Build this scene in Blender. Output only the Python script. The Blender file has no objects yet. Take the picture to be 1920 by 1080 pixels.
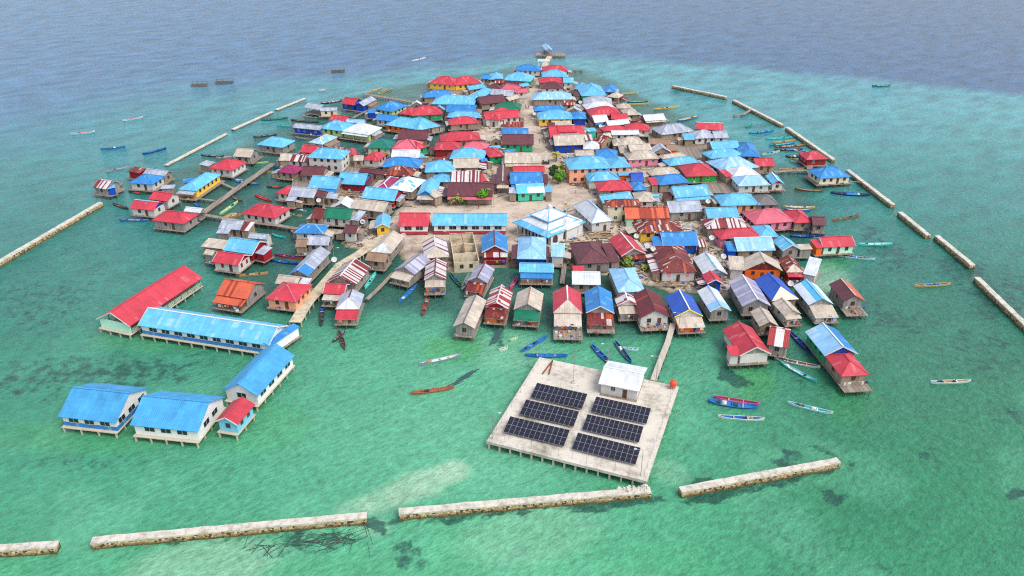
import bpy, bmesh, math, random
import numpy as np
from mathutils import Vector, Matrix
random.seed(7)
S = bpy.context.scene
COL = S.collection
R = math.radians
# ------------------------------------------------------------------ camera (a drone 102 m above the water, 28 mm equivalent lens)
F, CX, CY, CZ = 1494.0, 960.0, 540.0, 102.0
PITCH = math.atan(820/1494)
SP, CP = math.sin(PITCH), math.cos(PITCH)
def at(px, py, z=0.0):
    """world point at height z seen at a pixel of the 1920x1080 photograph"""
    x = (px-CX)/F; y = -(py-CY)/F
    dy = CP + y*SP; dz = -SP + y*CP
    t = (z-CZ)/dz
    return Vector((x*t, dy*t, z))
def proj(p):
    d = p[1]*CP - (p[2]-CZ)*SP
    u = p[1]*SP + (p[2]-CZ)*CP
    return CX + F*p[0]/d, CY - F*u/d
cam = bpy.data.cameras.new("camera"); cam.sensor_width = 36; cam.lens = 36*F/1920
cam.clip_start = 1; cam.clip_end = 60000
co = bpy.data.objects.new("camera", cam); COL.objects.link(co)
co.location = (0, 0, CZ); co.rotation_euler = (math.pi/2-PITCH, 0, 0)
S.camera = co
# ------------------------------------------------------------------ light
SUN = Vector((0.55, -0.42, 1.0)).normalized()
EL = math.asin(SUN.z); AZ = math.atan2(SUN.x, SUN.y)
w = bpy.data.worlds.new("World"); S.world = w; w.use_nodes = True
nt = w.node_tree; nt.nodes.clear()
sky = nt.nodes.new('ShaderNodeTexSky'); sky.sky_type = 'NISHITA'; sky.sun_disc = False
sky.sun_elevation = EL; sky.sun_rotation = AZ; sky.air_density = 1.0; sky.dust_density = 2.5; sky.ozone_density = 1.5
bg = nt.nodes.new('ShaderNodeBackground'); bg.inputs[1].default_value = 0.15
out = nt.nodes.new('ShaderNodeOutputWorld')
hs_ = nt.nodes.new('ShaderNodeHueSaturation'); hs_.inputs['Saturation'].default_value = .55      # thin overcast: a milky sky
nt.links.new(sky.outputs[0], hs_.inputs['Color']); nt.links.new(hs_.outputs[0], bg.inputs[0]); nt.links.new(bg.outputs[0], out.inputs[0])
sl = bpy.data.lights.new("sun", 'SUN'); sl.energy = 0.95; sl.angle = R(28); sl.color = (1, .965, .9)
so = bpy.data.objects.new("sun", sl); COL.objects.link(so)
so.rotation_euler = SUN.to_track_quat('Z', 'Y').to_euler(); so.location = (60, 40, 150)
S.view_settings.view_transform = 'Standard'; S.view_settings.look = 'None'
S.view_settings.exposure = 1.0; S.view_settings.gamma = 1.0
S.cycles.use_denoising = False; S.cycles.pixel_filter_type = 'BLACKMAN_HARRIS'; S.cycles.filter_width = 1.15
S.cycles.max_bounces = 5; S.cycles.diffuse_bounces = 2; S.cycles.glossy_bounces = 2; S.cycles.transmission_bounces = 2
S.cycles.caustics_reflective = False; S.cycles.caustics_refractive = False
# ------------------------------------------------------------------ materials
def lin(c):
    return tuple(((v/255)/12.92 if v/255 <= .04045 else ((v/255+.055)/1.055)**2.4) for v in c)
class NT:
    def __init__(s, name, rough=.6, spec=.3):
        s.m = bpy.data.materials.new(name); s.m.use_nodes = True
        s.t = s.m.node_tree; s.b = s.t.nodes['Principled BSDF']
        s.b.inputs['Roughness'].default_value = rough
        s.b.inputs['Specular IOR Level'].default_value = spec
    def n(s, typ, **kw):
        o = s.t.nodes.new(typ)
        for k, v in kw.items(): setattr(o, k, v)
        return o
    def l(s, a, b): s.t.links.new(a, b)
    def math(s, op, a, b=None, c=None):
        o = s.n('ShaderNodeMath', operation=op)
        for i, v in enumerate((a, b, c)):
            if v is None: continue
            if isinstance(v, (int, float)): o.inputs[i].default_value = v
            else: s.l(v, o.inputs[i])
        return o.outputs[0]
    def mix(s, fac, a, b, mode='MIX'):
        o = s.n('ShaderNodeMix', data_type='RGBA', blend_type=mode)
        for k, v in ((0, fac), (6, a), (7, b)):
            if isinstance(v, (int, float)): o.inputs[k].default_value = v
            elif isinstance(v, tuple): o.inputs[k].default_value = (*v, 1) if len(v) == 3 else v
            else: s.l(v, o.inputs[k])
        return o.outputs[2]
    def noise(s, vec, scale, detail=2, rough=.55, dim='3D'):
        o = s.n('ShaderNodeTexNoise', noise_dimensions=dim)
        o.inputs['Scale'].default_value = scale; o.inputs['Detail'].default_value = detail; o.inputs['Roughness'].default_value = rough
        if vec is not None: s.l(vec, o.inputs['Vector'])
        return o.outputs['Fac']
    def ramp(s, fac, stops, interp='LINEAR'):
        o = s.n('ShaderNodeValToRGB'); o.color_ramp.interpolation = interp
        e = o.color_ramp.elements
        while len(e) < len(stops): e.new(.5)
        for k, (p, c) in enumerate(stops):
            e[k].position = p; e[k].color = (*c, 1) if len(c) == 3 else c
        s.l(fac, o.inputs[0]); return o.outputs[0]
    def vec(s, x, y, z=0):
        o = s.n('ShaderNodeCombineXYZ')
        for i, v in enumerate((x, y, z)):
            if isinstance(v, (int, float)): o.inputs[i].default_value = v
            else: s.l(v, o.inputs[i])
        return o.outputs[0]
    def scale(s, vec, xyz):
        o = s.n('ShaderNodeVectorMath', operation='MULTIPLY'); s.l(vec, o.inputs[0]); o.inputs[1].default_value = xyz
        return o.outputs[0]
    def bump(s, h, strength, dist=.1):
        o = s.n('ShaderNodeBump'); o.inputs['Strength'].default_value = strength; o.inputs['Distance'].default_value = dist
        s.l(h, o.inputs['Height']); s.l(o.outputs[0], s.b.inputs['Normal'])
    def color(s, c): s.l(c, s.b.inputs['Base Color'])
    def rnd(s): return s.n('ShaderNodeObjectInfo').outputs['Random']
    def uv(s): return s.n('ShaderNodeUVMap').outputs[0]
    def sep(s, v):
        o = s.n('ShaderNodeSeparateXYZ'); s.l(v, o.inputs[0]); return o.outputs
    def geo(s): return s.n('ShaderNodeNewGeometry').outputs['Position']
MATS = {}
def scl(c, f): return tuple(min(1, v*f) for v in c)
def roof_mat(key, c, alt=None, palt=0.0, rust=0.1, rustc=(95, 45, 38), jit=.16, stripe=None, pstripe=0.0, rough=.5, sw=.78, sh=2.3):
    """corrugated or tile-profile sheets: every sheet a little different, weathered streaks, rust"""
    c = lin(c)
    m = NT('roof_'+key, rough, .35)
    uv = m.uv(); u, v, _ = m.sep(uv); rnd = m.rnd()
    ro = m.math('MULTIPLY', rnd, 57.0)
    iu = m.math('FLOOR', m.math('DIVIDE', m.math('ADD', u, 100.0), sw)); iv = m.math('FLOOR', m.math('DIVIDE', m.math('ADD', v, 100.3), sh))
    wn = m.n('ShaderNodeTexWhiteNoise', noise_dimensions='3D'); m.l(m.vec(iu, iv, ro), wn.inputs['Vector'])
    wc = m.n('ShaderNodeTexWhiteNoise', noise_dimensions='2D'); m.l(m.vec(iu, ro), wc.inputs['Vector'])
    col = m.mix(m.math('MULTIPLY', rnd, .35), c, scl(c, .62))
    if stripe:                       # whole columns of sheets in another colour
        col = m.mix(m.math('LESS_THAN', wc.outputs['Value'], pstripe), col, lin(stripe))
    if alt:
        col = m.mix(m.math('LESS_THAN', wn.outputs['Value'], palt), col, lin(alt))
    # per sheet value change
    jv = m.math('ADD', 1-jit/2, m.math('MULTIPLY', wn.outputs['Value'], jit))
    # long weather streaks down the slope, and blotches
    st = m.noise(m.vec(m.math('MULTIPLY', u, 2.6), m.math('MULTIPLY', v, .22), ro), 1.0, 3, .65)
    bl = m.noise(m.vec(u, v, ro), .32, 3, .6)
    jv = m.math('MULTIPLY', jv, m.math('ADD', .68, m.math('MULTIPLY', st, .42)))
    jv = m.math('MULTIPLY', jv, m.math('ADD', .64, m.math('MULTIPLY', bl, .72)))
    # sheet laps: thin darker lines
    fr = m.math('FRACT', m.math('DIVIDE', m.math('ADD', v, 100.3), sh/2))
    lap = m.math('LESS_THAN', fr, .09)
    jv = m.math('MULTIPLY', jv, m.math('SUBTRACT', 1.0, m.math('MULTIPLY', lap, .10)))
    cor = m.math('SINE', m.math('MULTIPLY', u, 2*math.pi/.38))
    jv = m.math('MULTIPLY', jv, m.math('ADD', 1.0, m.math('MULTIPLY', cor, .035)))
    col = m.mix(1.0, col, m.vec(jv, jv, jv), 'MULTIPLY')
    rn = m.noise(m.vec(m.math('MULTIPLY', u, 1.7), m.math('MULTIPLY', v, .55), ro), .9, 4, .7)
    lo = .78-rust*.45
    rf = m.n('ShaderNodeMapRange'); rf.inputs['From Min'].default_value = lo; rf.inputs['From Max'].default_value = lo+.14
    m.l(rn, rf.inputs['Value'])
    col = m.mix(m.math('MULTIPLY', rf.outputs[0], .85), col, lin(rustc))
    m.color(col)
    m.bump(cor, .25, .05)
    MATS[key] = m.m; return m.m
RB = dict(
 L=((98, 176, 214), dict(alt=(140, 192, 214), palt=.07, rust=.16, rustc=(120, 120, 118))), B=((52, 128, 192), dict(alt=(92, 154, 200), palt=.07, rust=.16, rustc=(92, 104, 112))), A=((70, 156, 208), {}), N=((44, 86, 178), {}), P=((142, 190, 224), dict(alt=(178, 206, 226), palt=.12)),
 Q=((92, 186, 226), dict(stripe=(226, 230, 232), pstripe=.0, alt=(214, 222, 228), palt=.4, sh=3.5, sw=9.0)),
 R=((190, 58, 72), dict(alt=(196, 92, 98), palt=.06, rust=.16, rustc=(130, 62, 56))), K=((208, 98, 114), {}), M=((100, 54, 60), dict(rust=.3, rustc=(140, 62, 40))), V=((150, 44, 90), {}),
 G=((24, 112, 84), {}), W=((206, 210, 214), dict(rust=.06, rustc=(150, 140, 132), jit=.22)), S=((158, 164, 178), dict(alt=(186, 190, 200), palt=.25, rust=.2, rustc=(120, 96, 88), jit=.34)),
 Z=((150, 150, 172), dict(stripe=(176, 172, 186), pstripe=.4, rust=.34, rustc=(122, 62, 58))),
 T=((186, 172, 156), dict(alt=(206, 194, 178), palt=.14, rust=.22, rustc=(122, 104, 90), jit=.3)), D=((112, 108, 108), dict(rust=.05)), H=((150, 120, 98), dict(rust=.4, rustc=(104, 78, 62))),
 U=((112, 44, 44), dict(stripe=(160, 74, 44), pstripe=.22, alt=(196, 186, 178), palt=.10, rust=.5, rustc=(176, 86, 44), sw=.6, jit=.3)),
 U2=((104, 38, 42), dict(stripe=(150, 52, 40), pstripe=.2, rust=.4, rustc=(176, 64, 34))),
 X=((206, 200, 198), dict(stripe=(120, 44, 46), pstripe=.42, rust=.4, rustc=(150, 74, 50), sw=.5, sh=4.5, jit=.25)),
 X2=((212, 202, 198), dict(stripe=(150, 52, 54), pstripe=.5, alt=(120, 40, 44), palt=.08, rust=.3, rustc=(150, 70, 50), sw=.62, sh=6)),
 O=((206, 96, 66), dict(stripe=(150, 58, 40), pstripe=.3, rust=.4, rustc=(166, 70, 36))),
 Y=((226, 230, 232), dict(alt=(84, 176, 222), palt=.13, rust=.02, sw=1.3, sh=1.7)), C=((216, 208, 188), dict(rust=.2, rustc=(160, 146, 120))),
)
RB['R2'] = RB['R']; RB['S2'] = ((214, 217, 222), dict(alt=(200, 204, 212), palt=.25, rust=.03, rustc=(160, 156, 152), jit=.08))
for k, (c, o) in RB.items(): roof_mat(k, c, **o)
def paint_mat(key, c, plank=.0, dirt=.25, rough=.7, jit=.2, name=None):
    c = lin(c); m = NT(name or 'wall_'+key, rough, .2)
    u, v, _ = m.sep(m.uv()); rnd = m.rnd(); ro = m.math('MULTIPLY', rnd, 41.0)
    wn = m.n('ShaderNodeTexWhiteNoise', noise_dimensions='2D')
    m.l(m.vec(m.math('FLOOR', m.math('DIVIDE', m.math('ADD', u, 50.0), .24)), ro), wn.inputs['Vector'])
    jv = m.math('ADD', 1-plank/2, m.math('MULTIPLY', wn.outputs['Value'], plank))
    nz = m.noise(m.vec(m.math('MULTIPLY', u, 1.6), m.math('MULTIPLY', v, .6), ro), 1.0, 4, .65)
    jv = m.math('MULTIPLY', jv, m.math('ADD', 1-dirt*.75, m.math('MULTIPLY', nz, dirt*1.3)))
    col = m.mix(m.math('MULTIPLY', rnd, jit), c, scl(c, .7))
    col = m.mix(1.0, col, m.vec(jv, jv, jv), 'MULTIPLY')
    m.color(col); MATS[('w', key)] = m.m; return m.m
for k, c, p in (('w', (198, 195, 188), .05), ('w2', (222, 221, 217), .02), ('l2', (140, 196, 60), .05), ('y', (232, 186, 70), .05), ('l', (178, 206, 132), .04), ('b', (20, 70, 168), .1), ('t', (150, 132, 114), .45),
                ('s', (142, 136, 130), .5), ('p', (232, 160, 124), .05), ('r', (150, 32, 42), .15), ('c', (214, 202, 172), .05), ('k', (226, 138, 160), .08),
                ('o', (226, 104, 40), .1), ('g', (40, 156, 108), .12), ('G', (30, 158, 60), .1), ('m', (186, 228, 202), .06), ('n', (186, 174, 152), .0),
                ('q', (70, 190, 156), .1), ('L2', (196, 206, 180), .1), ('L3', (120, 190, 214), .05), ('M2', (120, 52, 56), .6)):
    paint_mat(k, c, p, .45 if k in 'ts' else .28)
def wm(k):
    if ('w', k) in MATS: return MATS[('w', k)]
    return MATS[k]
WOOD = paint_mat('deck', (136, 124, 112), .55, .55, .85, name='weathered_deck_planks')
PALEW = paint_mat('pale_plank', (176, 166, 152), .3, .4, .9, name='sun_bleached_planks')
POST = paint_mat('post', (104, 94, 84), .2, .5, .9, name='weathered_post_wood')
WHITE = paint_mat('trim', (206, 206, 202), 0, .2, name='white_trim_paint')
YEL = paint_mat('Y2', (232, 210, 60), 0, .12, name='yellow_trim_paint'); MATS['Y2'] = YEL
def plain(name, c, rough=.6, spec=.3, metal=0.0, var=.0, sc=1.0):
    m = NT(name, rough, spec); m.b.inputs['Metallic'].default_value = metal
    c = lin(c)
    if var:
        nz = m.noise(m.n('ShaderNodeTexCoord').outputs['Object'], sc, 3)
        v = m.math('ADD', 1-var*.6, m.math('MULTIPLY', nz, var*1.2))
        m.color(m.mix(1.0, c, m.vec(v, v, v), 'MULTIPLY'))
    else: m.b.inputs['Base Color'].default_value = (*c, 1)
    return m.m
PANE = plain('window_glass', (38, 44, 50), .15, .6)
FRAME = plain('window_frame_wood', (120, 92, 72), .7, .2, var=.3)
DOORM = plain('door_wood', (92, 66, 52), .7, .2, var=.3)
STEEL = plain('galvanised_steel', (150, 152, 156), .45, .5, .4, var=.2)
DISHM = plain('dish_white_paint', (186, 186, 184), .6, .3, var=.2)
# ------------------------------------------------------------------ mesh builder
class MB:
    def __init__(s): s.v = []; s.f = []; s.mi = []
    def poly(s, pts, mi=0):
        k = len(s.v); s.v.extend([tuple(p) for p in pts]); s.f.append(tuple(range(k, k+len(pts)))); s.mi.append(mi)
    def faces(s, pts, fs, mi=0):
        k = len(s.v); s.v.extend([tuple(p) for p in pts])
        for f in fs: s.f.append(tuple(i+k for i in f)); s.mi.append(mi)
    def box(s, a, b, mi=0, bottom=True):
        (x0, y0, z0), (x1, y1, z1) = a, b
        p = [(x0,y0,z0),(x1,y0,z0),(x1,y1,z0),(x0,y1,z0),(x0,y0,z1),(x1,y0,z1),(x1,y1,z1),(x0,y1,z1)]
        fs = [(4,5,6,7),(0,1,5,4),(1,2,6,5),(2,3,7,6),(3,0,4,7)]
        if bottom: fs.append((3,2,1,0))
        s.faces(p, fs, mi)
    def slab(s, verts, polys, t, mi=0):
        """surface of polys over shared verts, thickened downwards by t"""
        n = len(verts)
        pts = [tuple(p) for p in verts] + [(p[0], p[1], p[2]-t) for p in verts]
        fs = [tuple(p) for p in polys] + [tuple(i+n for i in reversed(p)) for p in polys]
        cnt = {}
        for p in polys:
            for a, b in zip(p, p[1:]+p[:1]): cnt[(a, b)] = cnt.get((a, b), 0)+1
        for (a, b) in cnt:
            if (b, a) not in cnt: fs.append((b, a, a+n, b+n))
        s.faces(pts, fs, mi)
    def prism(s, prof, axis, lo, hi, mi=0):
        """profile [(a,z)..] counter-clockwise, extruded along axis 'x' or 'y'"""
        n = len(prof)
        if axis == 'x': P = lambda a, z, e: (e, a, z)
        else: P = lambda a, z, e: (a, e, z)
        pts = [P(a, z, lo) for a, z in prof] + [P(a, z, hi) for a, z in prof]
        fs = [tuple(range(n)), tuple(range(2*n-1, n-1, -1))]
        for i in range(n):
            j = (i+1) % n; fs.append((i, i+n, j+n, j))
        s.faces(pts, fs, mi)
    def bar(s, a, b, w, h=None, mi=0):
        a = Vector(a); b = Vector(b); d = (b-a); L = d.length
        if L < 1e-6: return
        d /= L; h = h or w
        up = Vector((0, 0, 1)) if abs(d.z) < .95 else Vector((0, 1, 0))
        r = d.cross(up).normalized(); q = r.cross(d)
        p = []
        for e in (a, b):
            for sx, sz in ((-1,-1),(1,-1),(1,1),(-1,1)): p.append(e + r*(w/2*sx) + q*(h/2*sz))
        s.faces(p, [(0,1,2,3),(7,6,5,4),(0,4,5,1),(1,5,6,2),(2,6,7,3),(3,7,4,0)], mi)
    def tube(s, pts, rad, n=8, mi=0, cap=True):
        rings = []
        for i, p in enumerate(pts):
            p = Vector(p); a = Vector(pts[max(i-1, 0)]); b = Vector(pts[min(i+1, len(pts)-1)])
            d = (b-a).normalized(); up = Vector((0, 0, 1)) if abs(d.z) < .95 else Vector((0, 1, 0))
            r = d.cross(up).normalized(); q = r.cross(d)
            rr = rad[i] if isinstance(rad, (list, tuple)) else rad
            rings.append([p + r*(rr*math.cos(2*math.pi*k/n)) + q*(rr*math.sin(2*math.pi*k/n)) for k in range(n)])
        vs = [v for ring in rings for v in ring]; fs = []
        for i in range(len(rings)-1):
            for k in range(n):
                k2 = (k+1) % n; fs.append((i*n+k, i*n+k2, (i+1)*n+k2, (i+1)*n+k))
        if cap: fs += [tuple(range(n-1, -1, -1)), tuple((len(rings)-1)*n+k for k in range(n))]
        s.faces(vs, fs, mi)
    def mesh(s, name, mats, smooth=False):
        me = bpy.data.meshes.new(name); me.from_pydata(s.v, [], s.f); me.update()
        if s.f:
            bm = bmesh.new(); bm.from_mesh(me); bmesh.ops.recalc_face_normals(bm, faces=bm.faces); bm.to_mesh(me); bm.free()
        for m in (mats if isinstance(mats, (list, tuple)) else [mats]): me.materials.append(m)
        if me.materials and len(me.materials) > 1: me.polygons.foreach_set('material_index', s.mi)
        # planar uv in metres: u level along each face, v up its slope
        uvl = me.uv_layers.new(name='UVMap').data
        for p in me.polygons:
            n = p.normal
            if abs(n.z) > .999: U = Vector((1, 0, 0)); V = Vector((0, 1, 0))
            else:
                U = Vector((-n.y, n.x, 0)).normalized(); V = n.cross(U)
            for li in p.loop_indices:
                q = me.vertices[me.loops[li].vertex_index].co
                uvl[li].uv = (q.dot(U), q.dot(V))
        if smooth: me.polygons.foreach_set('use_smooth', [True]*len(me.polygons))
        return me
    def obj(s, name, mats, parent=None, loc=(0, 0, 0), rz=0.0, smooth=False):
        return link(name, s.mesh(name, mats, smooth), parent, loc, rz)
def link(name, me, parent=None, loc=(0, 0, 0), rz=0.0, scale=None):
    o = bpy.data.objects.new(name, me); COL.objects.link(o)
    o.location = loc; o.rotation_euler = (0, 0, rz)
    if scale: o.scale = scale
    if parent is not None: o.parent = parent
    return o
def empty(name, loc=(0, 0, 0), rz=0.0):
    return link(name, None, None, loc, rz)
def tag(o, label, cat, group=None):
    o['label'] = label; o['category'] = cat
    if group: o['group'] = group
    return o
def kind(o, k): o['kind'] = k; return o
# ------------------------------------------------------------------ the sand of the island
SAND_PX = [(1014,128),(1050,140),(1064,165),(1078,200),(1112,232),(1150,255),(1196,282),(1240,318),(1300,352),(1335,392),(1372,430),(1420,462),(1490,492),(1500,520),(1440,530),(1400,548),(1345,552),(1290,545),(1240,538),(1205,528),(1150,520),(1112,514),(1060,498),(1010,486),(955,492),(890,500),(850,505),(800,492),(752,474),(700,470),(650,462),(640,440),(690,425),(735,405),(760,380),(772,340),(800,300),(845,262),(900,235),(940,196),(985,160),(1000,140)]
SAND = np.array([tuple(at(px, py, .5))[:2] for px, py in SAND_PX])
def poly_sd(P, poly):
    """signed distance (positive inside) of points P (n,2) to a polygon"""
    d = np.full(len(P), 1e9); ins = np.zeros(len(P), bool)
    for a, b in zip(poly, np.roll(poly, -1, 0)):
        ab = b-a; t = np.clip(((P-a) @ ab)/(ab @ ab), 0, 1)
        d = np.minimum(d, np.linalg.norm(P-(a+t[:, None]*ab), axis=1))
        c = (a[1] > P[:, 1]) != (b[1] > P[:, 1])
        with np.errstate(divide='ignore', invalid='ignore'):
            xi = (b[0]-a[0])*(P[:, 1]-a[1])/(b[1]-a[1])+a[0]
        ins ^= c & (P[:, 0] < xi)
    return np.where(ins, d, -d)
def seg_d(P, pts):
    d = np.full(len(P), 1e9)
    for a, b in zip(pts[:-1], pts[1:]):
        a = np.array(a); b = np.array(b); ab = b-a; t = np.clip(((P-a) @ ab)/(ab @ ab), 0, 1)
        d = np.minimum(d, np.linalg.norm(P-(a+t[:, None]*ab), axis=1))
    return d
def on_sand(x, y, margin=0.0):
    return poly_sd(np.array([[x, y]]), SAND)[0] > margin
def vnoise(P, sc, seed=0, octv=3):
    """value noise in numpy for shaping fields"""
    r = np.zeros(len(P)); amp = 1; tot = 0
    for o in range(octv):
        q = P*sc*(2**o) + seed*17.3
        i = np.floor(q).astype(int); f = q-i; f = f*f*(3-2*f)
        def h(ix, iy):
            n = (ix*374761393 + iy*668265263 + (seed+o)*974711) & 0x7fffffff
            n = ((n ^ (n >> 13))*1274126177) & 0x7fffffff
            return ((n ^ (n >> 16)) & 0xffff)/65535.0
        a = h(i[:, 0], i[:, 1]); b = h(i[:, 0]+1, i[:, 1]); c = h(i[:, 0], i[:, 1]+1); d = h(i[:, 0]+1, i[:, 1]+1)
        r += amp*((a*(1-f[:, 0])+b*f[:, 0])*(1-f[:, 1])+(c*(1-f[:, 0])+d*f[:, 0])*f[:, 1]); tot += amp; amp *= .5
    return r/tot
def grid_mesh(name, X, Y, Z, keep=None):
    ny, nx = X.shape
    idx = np.arange(ny*nx).reshape(ny, nx)
    q = np.stack([idx[:-1, :-1], idx[:-1, 1:], idx[1:, 1:], idx[1:, :-1]], -1).reshape(-1, 4)
    V = np.stack([X, Y, Z], -1).reshape(-1, 3)
    if keep is not None:
        k = keep.reshape(-1); q = q[k[q].any(1)]
        used = np.unique(q); re = -np.ones(len(V), int); re[used] = np.arange(len(used)); V = V[used]; q = re[q]
    me = bpy.data.meshes.new(name); me.from_pydata(V.tolist(), [], q.tolist()); me.update()
    me.polygons.foreach_set('use_smooth', [True]*len(me.polygons))
    return me
x0, y0 = SAND.min(0)-8; x1, y1 = SAND.max(0)+8
gx, gy = np.meshgrid(np.arange(x0, x1, 1.0), np.arange(y0, y1, 1.0))
P = np.stack([gx.ravel(), gy.ravel()], 1)
sd = poly_sd(P, SAND) + (vnoise(P, .12, 3)-.5)*6 + (vnoise(P, .5, 5)-.5)*2
gz = np.where(sd > 0, np.minimum(.15+sd*.16, .58), .15+sd*.2).reshape(gx.shape)
gz = gz + ((vnoise(P, .35, 9)-.5)*.12).reshape(gx.shape)
sand_me = grid_mesh('sand_ground', gx, gy, gz, keep=(gz > -.5))
m = NT('coral_sand', .95, .1)
pos = m.geo()
n1 = m.noise(pos, .09, 4, .6); n2 = m.noise(pos, .7, 4, .7); n3 = m.noise(pos, 3.0, 2, .6)
col = m.ramp(m.math('ADD', m.math('MULTIPLY', n1, .6), m.math('MULTIPLY', n2, .4)), [(.34, lin((118, 106, 96))), (.5, lin((178, 161, 145))), (.66, lin((196, 181, 161)))])
v = m.math('ADD', .78, m.math('MULTIPLY', n3, .4)); col = m.mix(1.0, col, m.vec(v, v, v), 'MULTIPLY')
z = m.sep(pos)[2]
wet = m.n('ShaderNodeMapRange'); wet.inputs['From Min'].default_value = .02; wet.inputs['From Max'].default_value = .3; m.l(z, wet.inputs['Value'])
col = m.mix(wet.outputs[0], lin((120, 112, 86)), col)
m.color(col); m.bump(n2, .3, .1)
sand_me.materials.append(m.m)
kind(link('sand_ground', sand_me), 'structure')
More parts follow.
